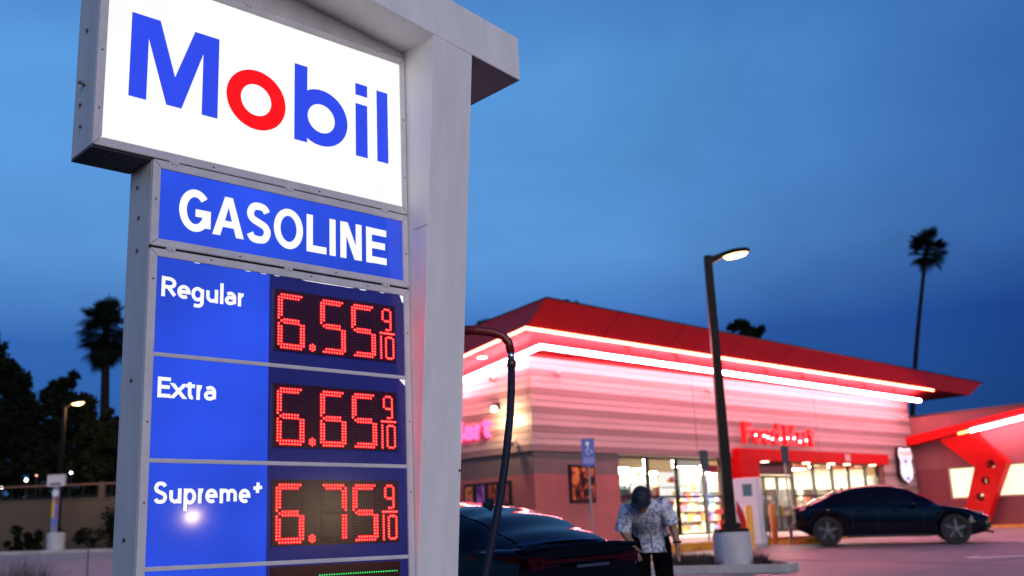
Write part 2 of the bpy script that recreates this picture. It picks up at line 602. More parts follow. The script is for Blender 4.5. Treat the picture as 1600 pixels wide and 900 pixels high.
# dark seams with hinge clips
for par, v in ((cabp, SEAM), (cab, 2.739)):
    B(.0 if par is cabp else -.28, UI - .003, .009, .0121, v - .006, v + .006).build('seam', M_black, par)
B(.002, UI - .003, .006, .0118, 1.7763, 1.7818).build('seam', M_black, cabp)
for u, v in [(.10, SEAM), (.72, SEAM), (1.32, SEAM), (.10, 1.779), (.72, 1.779), (1.32, 1.779), (.47, 2.739), (1.29, 2.739), (-.12, 2.739)]:
    c = MB().box(u - .022, u + .022, -.009, .008, v - .004, v + .004)
    c.box(u - .014, u - .006, -.012, -.005, v - .013, v + .013).box(u + .006, u + .014, -.012, -.005, v - .013, v + .013)
    c.build('hinge_clip', M_frame, cabp if v < 2 else cab)
for u, v in [(.3, 1.80), (.9, 1.80), (.45, 1.372), (1.0, 1.372), (.3, 1.33), (.85, 1.33), (1.2, 1.33)]:
    MB().tube([(u, -.0055, v), (u, -.010, v)], .004, 8).build('screw', M_bolt, cabp if v < 1.79 else cab)
for par, u, vv in ((cab, 1.462, (2.0, 2.35)), (cabp, 1.46, (1.1, .62, .25)), (cabp, .02, (1.2, .55, .2)), (cab, -.265, (2.25, 1.96)), (cabp, .018, (1.58,)), (cabp, 1.46, (1.55,))):
    for v in vv:
        MB().tube([(u, -.0055, v), (u, -.010, v)], .004, 8).build('screw', M_bolt, par)
# faces
B(-.2449, 1.4463, .004, .0115, 1.8234, 2.6958).build('lit_face', M_whitef, cab)
B(.0381, 1.4404, .004, .0115, 1.3941, 1.7364).build('lit_face', M_blue, cabp)
ROWS = [(.8546, 1.3089), (.3825, .8546), (-.0769, .3825), (-.549, -.0769)]
US = .619
rows = []
for (z0, z1) in ROWS:
    g = B(.0381, US, .004, .0115, z0 + .001, z1 - .001).build('grade_panel', M_blue, cabp)
    n = B(US + .001, 1.4404, .004, .0115, z0 + .001, z1 - .001).build('price_panel', M_navy, cabp)
    rows.append((g, n))
for z in (.8546, .3825, -.0769):
    B(.039, 1.4395, -.004, .0038, z - .0095, z + .0095).build('divider', M_frame, cabp, bevel=.002)
# worn corners where bare white light leaks past the film
for m_ in (M_mblue, M_mred): m_.node_tree.nodes['Principled BSDF'].inputs['Specular IOR Level'].default_value = .15
M_leak = mat('bare_diffuser', (.3, .3, .3), .3, emit=(.9, .93, 1), es=.95)
def leak(poly): 
    MB().prism(poly, .0025, .0037).build('film_gap', M_leak, cabp)
leak([(1.4404, 1.3085), (1.4404, 1.268), (1.433, 1.272), (1.424, 1.294), (1.418, 1.3085)])
leak([(1.4404, .844), (1.4404, .812), (1.431, .820), (1.405, .843)])
leak([(.80, 1.3088), (.83, 1.3060), (.95, 1.3050), (1.03, 1.3065), (1.09, 1.3058), (1.12, 1.3088)])
leak([(1.15, 1.3088), (1.165, 1.304), (1.19, 1.3045), (1.2, 1.3088)])
for u in (.235, .50, .585, .66, 1.02, 1.30):
    leak([(u - .018, 1.3088), (u - .010, 1.3068), (u + .009, 1.3064), (u + .016, 1.3088)])

# ---- lettering: logo
def mk(splines, mt, par, y=.0035): return upright(curve_shape(splines), 'letter', mt, par, y=y, depth=.0015)
b0, t0 = 2.0615, 2.491
mk([[(-.131, b0), (-.131, t0), (.009, t0), (.0922, 2.217), (.188, t0), (.3175, t0), (.3175, b0), (.2345, b0), (.2345, 2.385), (.130, b0 + .003), (.0535, b0 + .003), (-.0455, 2.38), (-.0455, b0)]], M_mblue, cab)
mk([arc(.531, 2.2205, .168, .1625, 0, 360, 64)[:-1], arc(.5285, 2.2195, .0865, .0855, 0, 360, 48)[:-1]], M_mred, cab)
a_ = 122
mk([[(.752, b0), (.752, t0 + .004), (.830, t0 + .004)] + arc(.9175, 2.2235, .1665, .1605, a_, -a_, 48) + [(.830, b0)], arc(.9175, 2.2185, .085, .082, 0, 360, 48)[:-1]], M_mblue, cab)
mk([[(1.1385, 2.4235), (1.1385, 2.4925), (1.2175, 2.4925), (1.2175, 2.4235)]], M_mblue, cab)
mk([[(1.1385, b0), (1.1385, 2.3715), (1.2165, 2.3715), (1.2165, b0)]], M_mblue, cab)
mk([[(1.282, b0), (1.282, 2.488), (1.357, 2.488), (1.357, b0)]], M_mblue, cab)
# ---- lettering: product and grades
def catmull(p, n=6):
    q = [p[0]] + list(p) + [p[-1]]
    o = []
    for i in range(1, len(q) - 2):
        for k in range(n):
            t = k / n
            o.append(tuple(.5 * (2 * q[i][c] + (q[i + 1][c] - q[i - 1][c]) * t + (2 * q[i - 1][c] - 5 * q[i][c] + 4 * q[i + 1][c] - q[i + 2][c]) * t * t + (3 * q[i][c] - q[i - 1][c] - 3 * q[i + 1][c] + q[i + 2][c]) * t ** 3) for c in (0, 1)))
    return o + [p[-1]]
S_PATH = catmull([(.95, .84), (.80, .96), (.5, 1), (.18, .95), (.03, .76), (.16, .60), (.5, .51), (.86, .41), (.985, .24), (.83, .05), (.5, 0), (.18, .03), (.02, .16)])
def EL(a0, a1, cx=.5, cy=.5, rx=.5, ry=.5, n=22): return arc(cx, cy, rx, ry, a0, a1, n)
GLYPH = {
 'R': [[(0, 0), (0, 1)], [(0, .985), (.45, .985)] + EL(90, -90, .48, .735, .44, .25, 12) + [(0, .485)], [(.42, .47), (.97, 0)]],
 'e': [[(.04, .50), (1, .50)] + EL(0, 308)],
 'g': [EL(35, 325, .5, .68, .5, .32), [(1, 1), (1, .22)] + EL(0, -90, .5, .22, .5, .22, 10) + [(.12, .02)]],
 'u': [[(0, 1), (0, .42)] + EL(180, 290, .5, .42, .5, .42, 12) + [(.98, .2)], [(1, 1), (1, 0)]],
 'l': [[(0, 0), (0, 1)]],
 'a': [[(.08, .90)] + EL(105, 0, .52, .62, .48, .38, 12) + [(1, 0)], [(1, .57), (.42, .57)] + EL(90, 270, .42, .285, .42, .285, 12) + [(.62, .02), (1, .16)]],
 'r': [[(0, 0), (0, 1)], [(0, .55)] + EL(165, 80, .75, .48, .75, .52, 10)],
 'E': [[(0, 0), (0, 1)], [(0, .99), (1, .99)], [(0, .52), (.9, .52)], [(0, .01), (1, .01)]],
 'x': [[(0, 1), (1, 0)], [(0, 0), (1, 1)]],
 't': [[(.36, 1), (.36, .3)] + EL(180, 275, .72, .3, .36, .3, 8) + [(1, .02)], [(0, .76), (1, .76)]],
 'S': [S_PATH],
 'p': [[(0, 0), (0, 1)], EL(150, -150, .5, .67, .5, .33)],
 'm': [[(0, 0), (0, 1)], [(0, .62)] + EL(170, 0, .25, .62, .25, .38, 10) + [(.5, 0)], [(.5, .62)] + EL(170, 0, .75, .62, .25, .38, 10) + [(1, 0)]],
 '+': [[(0, .45), (1, .55)], [(.45, 0), (.55, 1)]],
 'G': [EL(42, 342, .5, .5, .5, .5, 30), [(.52, .44), (1, .44), (1, .04)]],
 'O': [EL(0, 360, n=36)],
 'L': [[(0, 1), (0, 0)], [(0, .0), (1, .0)]],
 'I': [[(0, 0), (0, 1)]],
 'N': [[(0, 0), (0, 1)], [(1, 0), (1, 1)], [(.15, 1), (.85, 0)]],
 'F': [[(0, 0), (0, 1)], [(0, .99), (1, .99)], [(0, .52), (.85, .52)]],
 'o': [EL(0, 360, n=28)],
 'd': [[(1, 0), (1, 1)], EL(30, 330, .5, .33, .5, .33)],
 'M': [[(0, 0), (0, 1)], [(1, 0), (1, 1)], [(.02, 1), (.5, .2)], [(.98, 1), (.5, .2)]],
}
def stroke_letter(ch, bx, w, mt, par, y=.0035, depth=.0015, hw=None):
    """a letter drawn with strokes of even width inside the box"""
    hw = hw or w / 2
    x0, x1, z0, z1 = bx[0] + hw, bx[1] - hw, bx[2] + hw, bx[3] - hw
    if x1 <= x0: x0 = x1 = (bx[0] + bx[1]) / 2
    mb = MB()
    for si, st in enumerate(GLYPH[ch]):
        st = [Vector((x0 + p[0] * (x1 - x0), z0 + p[1] * (z1 - z0))) for p in st]
        q = [st[0]]
        for p in st[1:]:
            if (p - q[-1]).length > 1e-5: q.append(p)
        closed = (q[0] - q[-1]).length < 1e-4
        n = len(q)
        # straight ends reach the box edge
        if not closed and n == 2:
            d = (q[1] - q[0]).normalized()
            if abs(d.x) < 1e-6 or abs(d.y) < 1e-6:
                q = [q[0] - d * hw, q[1] + d * hw]
            elif ch in 'AxMN':
                q = [q[0] - d * hw * .9, q[1] + d * hw * .9]
        Lf, Rt = [], []
        for i in range(n):
            a = q[i - 1] if i else (q[-2] if closed else None)
            b = q[i + 1] if i < n - 1 else (q[1] if closed else None)
            d0 = (q[i] - a).normalized() if a is not None else (b - q[i]).normalized()
            d1 = (b - q[i]).normalized() if b is not None else d0
            t = (d0 + d1)
            t = t.normalized() if t.length > 1e-6 else d0
            nn = Vector((-t.y, t.x))
            k = hw / max(.5, nn.dot(Vector((-d0.y, d0.x))))
            Lf.append(q[i] + nn * k); Rt.append(q[i] - nn * k)
        if ch in 'AxMN' and n == 2:
            for L_ in (Lf, Rt):
                for i, v in enumerate(L_):
                    dd = q[1] - q[0]
                    zt = bx[3] if v.y > (bx[2] + bx[3]) / 2 else bx[2]
                    if ch == 'M' and abs(v.y - bx[2]) > .25 * (bx[3] - bx[2]) and v.y < (bx[2] + bx[3]) / 2: continue
                    if abs(dd.y) > 1e-6 and abs(dd.x) > 1e-6:
                        L_[i] = Vector((min(max(v.x + dd.x / dd.y * (zt - v.y), bx[0] - 9), bx[1] + 9), zt))
        e = si * .0002
        vs = [(v.x, y - depth - e, v.y) for v in Lf] + [(v.x, y - depth - e, v.y) for v in Rt] + [(v.x, y, v.y) for v in Lf] + [(v.x, y, v.y) for v in Rt]
        fs = []
        for i in range(n - 1):
            fs += [(i, n + i, n + i + 1, i + 1), (2 * n + i, i, i + 1, 2 * n + i + 1), (n + i, 3 * n + i, 3 * n + i + 1, n + i + 1)]
        if not closed: fs += [(0, 2 * n, 3 * n, n), (n - 1, 2 * n - 1, 4 * n - 1, 3 * n - 1)]
        mb.add(vs, fs)
    return mb.build('letter', mt, par)
def text_boxes(items, mt, par, w):
    for ch, bx in items:
        if ch == 'A':
            W_, H_ = bx[1] - bx[0], bx[3] - bx[2]
            f_ = lambda p: [(bx[0] + x * W_, bx[2] + z * H_) for x, z in p]
            upright(curve_shape([f_([(0, 0), (.375, 1), (.625, 1), (1, 0), (.755, 0), (.675, .225), (.325, .225), (.245, 0)]), f_([(.385, .39), (.615, .39), (.50, .745)])]), 'letter', mt, par, y=.0035, depth=.0015)
            continue
        stroke_letter(ch, bx, w, mt, par)
h0, h1 = 1.465, 1.665
text_boxes([('G', (.137, .297, h0 - .006, h1 + .004)), ('A', (.307, .473, h0, h1)), ('S', (.486, .622, h0 - .006, h1 + .005)), ('O', (.639, .807, h0 - .007, h1 + .006)),
            ('L', (.829, .948, h0, h1)), ('I', (.968, 1.008, h0, h1)), ('N', (1.035, 1.170, h0, h1)), ('E', (1.200, 1.333, h0, h1))], M_wlet, cabp, .037)
l0, lx, lt, ld = 1.126, 1.192, 1.227, 1.093
text_boxes([('R', (.066, .140, l0, 1.221)), ('e', (.142, .206, l0, lx)), ('g', (.211, .273, ld, lx)), ('u', (.285, .345, l0, lx - .001)), ('l', (.356, .374, l0, lt)), ('a', (.381, .439, l0, lx)), ('r', (.449, .489, l0, lx))], M_wlet, rows[0][0], .0165)
l0, lx = .662, .730
text_boxes([('E', (.066, .126, l0, .755)), ('x', (.132, .196, l0, lx)), ('t', (.200, .242, l0, .748)), ('r', (.251, .286, l0, lx)), ('a', (.288, .347, l0, lx))], M_wlet, rows[1][0], .0165)
l0, lx, ld = .198, .263, .165
text_boxes([('S', (.067, .128, l0 - .001, .292)), ('u', (.138, .194, l0, lx)), ('p', (.205, .263, ld, lx)), ('r', (.273, .306, l0, lx)), ('e', (.308, .367, l0, lx)), ('m', (.378, .463, l0, lx)), ('e', (.473, .532, l0, lx)), ('+', (.540, .600, .236, .300))], M_wlet, rows[2][0], .0160)

# ---- LED price displays
M_board = mat('led_board', (.05, .006, .006), .17, var=.05, scale=20, spec=.8)
M_ledon = mat('led_lit', (.2, .02, .02), .3, emit=(1.0, .026, .022), es=20.0)
M_ledoff = mat('led_dark', (.06, .014, .016), .35)
M_ledgreen = mat('led_green', (.02, .2, .05), .3, emit=(.02, .8, .15), es=1.2)
def led(b_, u, v, r=.0039, d=-.0095):
    k = 6
    vs = [(u + r * math.cos(2 * math.pi * j / k), d, v + r * math.sin(2 * math.pi * j / k)) for j in range(k)]
    vs += [(u + .7 * r * math.cos(2 * math.pi * j / k), d - .0032, v + .7 * r * math.sin(2 * math.pi * j / k)) for j in range(k)] + [(u, d - .0045, v)]
    fs = [(j, (j + 1) % k, k + (j + 1) % k, k + j) for j in range(k)] + [(k + j, k + (j + 1) % k, 2 * k) for j in range(k)]
    b_.add(vs, fs)
M_halo = mat('led_halo_red', (.2, .0, .0), .3, emit=(.80, .002, .008), es=.55, nosample=True)  # red glow put in as colour, for the halo between lit diodes
def add_halo(src, par):
    """a glowing red ring round each lit diode, added for its halo"""
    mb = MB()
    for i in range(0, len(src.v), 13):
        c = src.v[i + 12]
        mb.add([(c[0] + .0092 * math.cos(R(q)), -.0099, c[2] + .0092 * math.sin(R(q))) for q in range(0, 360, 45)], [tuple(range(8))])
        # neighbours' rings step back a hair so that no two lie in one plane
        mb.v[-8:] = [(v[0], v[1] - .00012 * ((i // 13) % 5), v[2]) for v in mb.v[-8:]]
    o = mb.build('halo_rings', M_halo, par); o['kind'] = 'stuff'
PU, PV = .0158, .0148
def seg_dots(s):
    D = []
    if s == 'A': D = [(c, 0) for c in range(1, 9)] + [(c, 1) for c in range(2, 8)]
    if s == 'D': D = [(c, 18) for c in range(1, 9)] + [(c, 17) for c in range(2, 8)]
    if s == 'G': D = [(c, 8.5) for c in range(2, 8)] + [(c, 9.5) for c in range(2, 8)] + [(1, 9)]
    if s == 'F': D = [(0, r) for r in range(1, 9)] + [(1, r) for r in range(2, 8)] + [(1, 1)]
    if s == 'E': D = [(0, r) for r in range(10, 18)] + [(1, r) for r in range(11, 18)]
    if s == 'B': D = [(9, r) for r in range(1, 9)] + [(8, r) for r in range(2, 8)]
    if s == 'C': D = [(9, r) for r in range(10, 18)] + [(8, r) for r in range(10, 18)]
    return D
SEGS = {'6': 'ACDEFG', '5': 'ACDFG', '7': 'ABC'}
def digit(ch, par, u0, vt, w=9 * PU):
    on, off = MB(), MB()
    s = w / (9 * PU)
    for sg in 'ABCDEFG':
        for c, r in seg_dots(sg):
            led(on if sg in SEGS[ch] else off, u0 + c * PU * s, vt - r * PV)
    o = on.build('led_digit', M_ledon, par); o['kind'] = 'stuff'
    o2 = off.build('unlit_leds', M_ledoff, o); o2['kind'] = 'stuff'
    add_halo(on, o)
def small_ring(b_, u0, u1, v0, v1, nu, nv, skip=()):
    pts = []
    for i in range(nv):
        v = v0 + (v1 - v0) * i / (nv - 1)
        pts += [(u0, v, 'L'), (u1, v, 'R')] if 0 < i < nv - 1 else []
    for i in range(1, nu - 1):
        u = u0 + (u1 - u0) * i / (nu - 1)
        pts += [(u, v0, 'B'), (u, v1, 'T')]
    for p in pts: led(b_, p[0], p[1])
for (g, n), txt, dz in zip(rows, ('655', '665', '675'), (1.213, .742, .281)):
    B(.640, 1.378, -.0095, .0038, dz - .284, dz + .026).build('led_board', M_board, n, bevel=.002)
    for ch, u0 in zip(txt, (.664, .908, 1.097)):
        digit(ch, n, u0, dz)
    pt = MB()
    for k in range(6): led(pt, .857 + .0145 * math.cos(k * math.pi / 3 + .5), dz - .2525 + .0145 * math.sin(k * math.pi / 3 + .5))
    led(pt, .857, dz - .2525)
    o = pt.build('led_point', M_ledon, n); o['kind'] = 'stuff'; add_halo(pt, o)
    nine = MB()
    for i in range(8): led(nine, 1.343, dz - .012 - i * .0135)
    for i in range(4): led(nine, 1.291, dz - .014 - i * .0135)
    for u in (1.305, 1.319, 1.331): led(nine, u, dz - .001)
    for u in (1.306, 1.319, 1.331): led(nine, u, dz - .064)
    for u in (1.315, 1.329): led(nine, u, dz - .112)
    o = nine.build('led_digit', M_ledon, n); o['kind'] = 'stuff'; add_halo(nine, o)
    bar = MB()
    for i in range(8): led(bar, 1.277 + i * .0122, dz - .131)
    o = bar.build('led_bar', M_ledon, n); o['kind'] = 'stuff'; add_halo(bar, o)
    one = MB()
    for i in range(9): led(one, 1.279, dz - .152 - i * .0142)
    o = one.build('led_digit', M_ledon, n); o['kind'] = 'stuff'; add_halo(one, o)
    zero = MB()
    for i in range(8): led(zero, 1.311, dz - .160 - i * .0138); led(zero, 1.359, dz - .160 - i * .0138)
    for u in (1.323, 1.335, 1.347): led(zero, u, dz - .152); led(zero, u, dz - .265)
    o = zero.build('led_digit', M_ledon, n); o['kind'] = 'stuff'; add_halo(zero, o)
bd = B(.640, 1.378, -.0095, .0038, -.44, -.095).build('led_board', M_board, rows[3][1])
gr = MB()
for i in range(34): led(gr, .90 + i * .0138, -.143)
gr.build('led_strip', M_ledgreen, rows[3][1])['kind'] = 'stuff'

# ---- raked column, beam and block
def colfront(v): return -.2807 - .0877 * (v - 2.7656)
top = 2.79
u0, uT, uB = 1.4807, 1.7685, 1.747
cb = V0 - .06
clm = MB().hexa([(u0, colfront(cb), cb), (uB, colfront(cb), cb), (uB, .36, cb), (u0, .36, cb), (u0, colfront(top), top), (uT, colfront(top), top), (uT, .36, top), (u0, .36, top)]).build('column', M_clad, sign, bevel=.004, loc=SL_)
def sof(u): return 2.781 - .137 * (u - 1.4807)
def beam_hex(ua, ub, d0, d1, h0, h1):
    return MB().hexa([(ua, d0, sof(ua) + h0), (ub, d0, sof(ub) + h0), (ub, d1, sof(ub) + h0), (ua, d1, sof(ua) + h0), (ua, d0, sof(ua) + h1), (ub, d0, sof(ub) + h1), (ub, d1, sof(ub) + h1), (ua, d1, sof(ua) + h1)])
bo = beam_hex(-.9, 2.1455, -.2835, .47, .001, .284).build('beam', M_clad, sign, bevel=.003, loc=SL_)
beam_hex(-.6, 1.64, -.262, .44, .2845, .75).build('cap_block', M_clad, bo)
M_seamc = mat('clad_seam', (.25, .24, .26), .6)
for v in (1.68,):
    MB().box(1.4790, 1.4806, colfront(v) + .01, -.06, v - .0012, v + .0012).build('clad_joint', M_seamc, clm)
MB().tube([(1.741, colfront(.36) - .001, .36), (1.741, colfront(.36) - .006, .36)], .007, 10).build('screw', M_bolt, clm)
# side bolts, lifting pin
for v, d, r in ((2.40, .14, .009), (2.03, .17, .009), (1.915, .15, .008), (2.58, .12, .009)):
    MB().tube([(-.284, d, v), (-.292, d, v)], r, 8).build('bolt', M_bolt, cab)
for v, d in ((1.52, .13), (1.36, .13), (.05, .13), (.75, .13), (1.68, .16)):
    MB().tube([(.0, d, v), (-.006, d, v)], .009, 8).build('bolt', M_bolt, cabp)
MB().tube([(-.284, .13, 2.115), (-.298, .13, 2.120), (-.312, .135, 2.128)], [.007, .007, .010], 8).build('lifting_pin', M_bolt, cab)
for d in (.09, .17):
    MB().tube([(-.19, d, 1.7742), (-.19, d, 1.772)], .005, 6).build('rivet', mat('rivet', (.7, .7, .7), .3, metal=.7), cab)
# concrete footing
MB().box(-.12, 1.95, -.10, .48, V0 - .25, V0 + .07).build('footing', M_kerb, sign, bevel=.02, loc=SL_)

# ================================================================ CONVENIENCE STORE
M_side = [mat('siding_light', (.44, .335, .315), .5, var=.12, scale=1.2, stretch=(.25, 1, 4), bump=.08),
          mat('siding_mid', (.38, .285, .265), .5, var=.12, scale=1.2, stretch=(.25, 1, 4), bump=.08),
          mat('siding_dark', (.225, .160, .152), .5, var=.14, scale=1.2, stretch=(.25, 1, 4), bump=.08)]
M_terra = mat('stucco_terracotta', (.32, .105, .095), .8, var=.12, scale=2, bump=.2, bscale=50)
M_taupe = mat('stucco_taupe', (.14, .105, .10), .8, var=.12, scale=2, bump=.2, bscale=50)
M_red = mat('red_metal', (.55, .006, .006), .55, var=.08, scale=1.5, spec=.15)
M_roof = mat('red_roof', (.50, .010, .004), .55, var=.08, scale=1.5, spec=.15)
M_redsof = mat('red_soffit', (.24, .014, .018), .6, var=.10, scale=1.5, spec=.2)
M_dark = mat('dark_frame', (.012, .012, .013), .35)
M_neonw = mat('neon_white', (.8, .8, .8), .3, emit=(1.0, .29, .38), es=84.0)
M_neonr = mat('neon_red', (.8, .5, .4), .3, emit=(1.0, .14, .07), es=20.0)
M_cream = mat('interior_cream', (.72, .66, .55), .7, var=.08, scale=2)
M_floor = mat('interior_floor', (.42, .36, .30), .35, var=.1, scale=3)
M_ceil = mat('interior_light', (.8, .8, .8), .5, emit=(1, .92, .74), es=80)
M_chrome = mat('chrome', (.6, .6, .62), .15, metal=1)

def glass_mat(name, tint=(1, 1, 1), refl=.05):
    if name in MATS: return MATS[name]
    mt = bpy.data.materials.new(name); mt.use_nodes = True
    t = mt.node_tree; t.nodes.clear()
    o = t.nodes.new('ShaderNodeOutputMaterial'); mx = t.nodes.new('ShaderNodeMixShader')
    tr = t.nodes.new('ShaderNodeBsdfTransparent'); gl = t.nodes.new('ShaderNodeBsdfGlossy')
    fr = t.nodes.new('ShaderNodeLayerWeight'); mr = t.nodes.new('ShaderNodeMapRange')
    tr.inputs['Color'].default_value = (*tint, 1)
    gl.inputs['Roughness'].default_value = .02
    fr.inputs['Blend'].default_value = .25
    mr.inputs['To Min'].default_value = refl; mr.inputs['To Max'].default_value = .35
    t.links.new(fr.outputs['Fresnel'], mr.inputs['Value'])
    t.links.new(mr.outputs['Result'], mx.inputs['Fac'])
    t.links.new(tr.outputs['BSDF'], mx.inputs[1]); t.links.new(gl.outputs['BSDF'], mx.inputs[2])
    t.links.new(mx.outputs['Shader'], o.inputs['Surface'])
    MATS[name] = mt
    return mt
M_pane = glass_mat('shop_glass', (.97, .98, .96))

store = thing('convenience_store', 'low convenience store with pink lit board siding and red flared roof', 'store', MBLD)
SZ = (0, 0, -ZB)
def SB(name, mt, *a, par=None, bevel=0): return MB().box(*a).build(name, mt, par or store, bevel=bevel, loc=SZ if par is None else None)
# walls
wall = SB('wall', M_terra, 0, 3.10, 0, .25, .3, 2.71)
MB().box(0, 3.10, 0, .25, 2.712, 3.25).build('wall_band', M_taupe, wall)
MB().box(0, .25, .252, 9, .3, 2.71).build('side_wall', M_terra, wall)
MB().box(0, .25, .252, 9, 2.712, 3.25).build('wall_band', M_taupe, wall)
MB().box(.02, 3.1, 1.6, 9, .3, 3.25).build('inner_wall', M_cream, wall)
MB().box(7.70, 8.55, .02, .25, .3, 3.25).build('pier', M_terra, wall)
MB().box(16.90, 19.30, .02, .25, .3, 3.3).build('end_wall', M_terra, wall)
MB().box(0, 19.30, .05, .30, 3.255, 5.60).build('upper_wall', M_side[1], wall)
MB().box(.05, .30, .305, 9, 3.255, 4.75).build('upper_wall', M_side[1], wall)
MB().box(.05, 19.3, 8.9, 9.1, .3, 4.7).build('back_wall', M_terra, wall)
MB().box(19.05, 19.30, .31, 8.9, .3, 4.7).build('end_wall', M_terra, wall)
# siding boards
NB = 15
bh = (5.60 - 3.255) / NB
PAT = [2, 0, 1]
def frontboard(i, a0, a1, z0, z1, k):
    MB().box(a0, a1, -.058 + random.uniform(-.004, .004), .048, z0 + .006, z1).build('siding_board', M_side[k], store, loc=SZ, bevel=.006)
for i in range(NB):
    z0, z1 = 3.255 + i * bh, 3.255 + (i + 1) * bh
    k = PAT[i % 3]
    for a0, a1 in ((-.06, 6.45), (6.46, 12.95), (12.96, 19.45)):
        frontboard(i, a0, a1, z0, z1, k)
    # left side: the eave falls away to the back
    bend = min(9.0, (5.72 - z1) / .135 + .2)
    MB().box(-.058, .045, .055, bend, z0 + .006, z1).build('siding_board', M_side[k], store, loc=SZ, bevel=.006)
for i in range(14):
    z0 = 1.06 + i * bh
    MB().box(17.10, 19.45, -.05, .018, z0 + .006, z0 + bh).build('siding_board', M_side[PAT[(i + 1) % 3]], store, loc=SZ, bevel=.006)
# roof: flared, pointed at the right
E0, E1, T0, T1 = (-1.0, -1.0, 6.08), (22.75, -1.0, 5.90), (.35, -.35, 7.09), (25.65, -.35, 6.68)
E3, T3 = (-1.0, 9.4, 4.68), (.35, 9.4, 6.25)
EB, TB = (20.9, 8.0, 5.75), (23.2, 8.0, 6.6)
roof = MB().add([T0, T1, TB, T3, (.35, 4, 6.7)], [(0, 1, 2, 3)]).build('roof', M_roof, store, loc=SZ)
def quad(name, mt, *p, par=roof, th=.03):
    p = [Vector(q) for q in p]
    nn = (p[1] - p[0]).cross(p[-1] - p[0]).normalized() * th
    n = len(p)
    return MB().add(p + [q - nn for q in p], [tuple(range(n)), tuple(range(2 * n - 1, n - 1, -1))] + [((i + 1) % n, i, n + i, n + (i + 1) % n) for i in range(n)]).build(name, mt, par)
def lerp(a, b, t): return tuple(a[i] + (b[i] - a[i]) * t for i in range(3))
NP = 9
for i in range(NP):
    t0_, t1_ = i / NP + .0004, (i + 1) / NP - .0004
    quad('fascia_panel', M_roof, lerp(E0, E1, t0_), lerp(E0, E1, t1_), lerp(T0, T1, t1_), lerp(T0, T1, t0_))
for i in range(4):
    t0_, t1_ = i / 4 + .001, (i + 1) / 4 - .001
    quad('fascia_panel', M_roof, lerp(E3, E0, t0_), lerp(E3, E0, t1_), lerp(T3, T0, t1_), lerp(T3, T0, t0_))
quad('fascia_panel', M_roof, E1, EB, TB, T1)
IN0, IN1, IN3 = (0, 0, 5.74), (19.5, 0, 5.60), (0, 9.4, 4.45)
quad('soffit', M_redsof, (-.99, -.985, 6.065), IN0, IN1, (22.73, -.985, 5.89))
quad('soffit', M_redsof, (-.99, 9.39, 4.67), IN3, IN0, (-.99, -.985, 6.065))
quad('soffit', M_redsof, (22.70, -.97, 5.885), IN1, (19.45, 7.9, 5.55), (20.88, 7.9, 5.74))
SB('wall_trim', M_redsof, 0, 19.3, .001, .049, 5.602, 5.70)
# dark gravel stop along the top edge
MB().tube([T3, T0, T1, TB], .035, 6).build('roof_edge', M_dark, roof)
# neon
neon = MB().tube([(-.96, 9.3, 4.62), (-1.06, -1.03, 6.04), (19.64, -1.03, 5.89)], .036, 8).build('neon_tube', M_neonr, roof)
MB().tube([(-.35, 9.2, 4.30), (-.35, -.77, 5.70), (19.0, -.77, 5.50)], .060, 8).build('neon_tube', M_neonw, roof)
for a in (2.9, 4.91, 7.0, 9.21, 11.2, 13.17, 15.1, 17.11):
    MB().tube([(a, -.77, 5.70 - a * .0105 + .05), (a, -.80, 5.96 - a * .0087)], [.03, .05], 8).build('neon_bracket', M_redsof, roof)
M_down = mat('downlight_lens', (.8, .8, .7), .4, emit=(1, .80, .55), es=6)
for b in (1.15, 3.4):
    z = 5.9 - .14 * b
    MB().lathe([(.02, 0), (.13, 0), (.13, .03), (.02, .03)], 14, (-.55, b, z - .055)).build('downlight', M_down, roof)
# windows, left bank
def window_bank(edges, z0, z1, bars, b=.10, name='window'):
    w = .035
    first = None
    for e0, e1 in zip(edges[:-1], edges[1:]):
        fr_ = MB().box(e0 + .001, e0 + w, b - .05, b + .05, z0, z1).box(e1 - w, e1 - .001, b - .05, b + .05, z0, z1)
        for z in [z0 + .03, z1 - .03] + bars:
            fr_.box(e0 + w + .0005, e1 - w - .0005, b - .046, b + .046, z - .03, z + .03)
        wo = fr_.build(name, M_dark, store, loc=SZ)
        first = first or wo
        zz = [z0 + .03] + sorted(bars) + [z1 - .03]
        for q0, q1 in zip(zz[:-1], zz[1:]):
            MB().box(e0 + w, e1 - w, b - .004, b + .004, q0 + .03, q1 - .03).build('pane', M_pane, wo)
    return first
wl = window_bank([3.13, 4.36, 5.60, 6.86, 7.70], 1.08, 3.22, [2.14])
wr = window_bank([11.42, 12.67, 13.82, 14.89, 16.0, 16.88], 1.08, 3.2, [2.14])
dr = window_bank([9.05, 9.80, 10.55, 11.38], 1.08, 2.76, [], name='door')
MB().box(9.0, 11.4, .06, .14, 2.80, 3.22).build('transom', M_dark, dr)
for a in (10.42, 10.68):
    MB().tube([(a, .0, 1.9), (a, -.03, 1.92), (a, -.03, 2.3), (a, .0, 2.32)], .015, 8).build('door_handle', M_chrome, dr)
# bulkhead behind the glass heads
M_bulk = mat('bulkhead', (.6, .52, .42), .7, var=.1, scale=3)
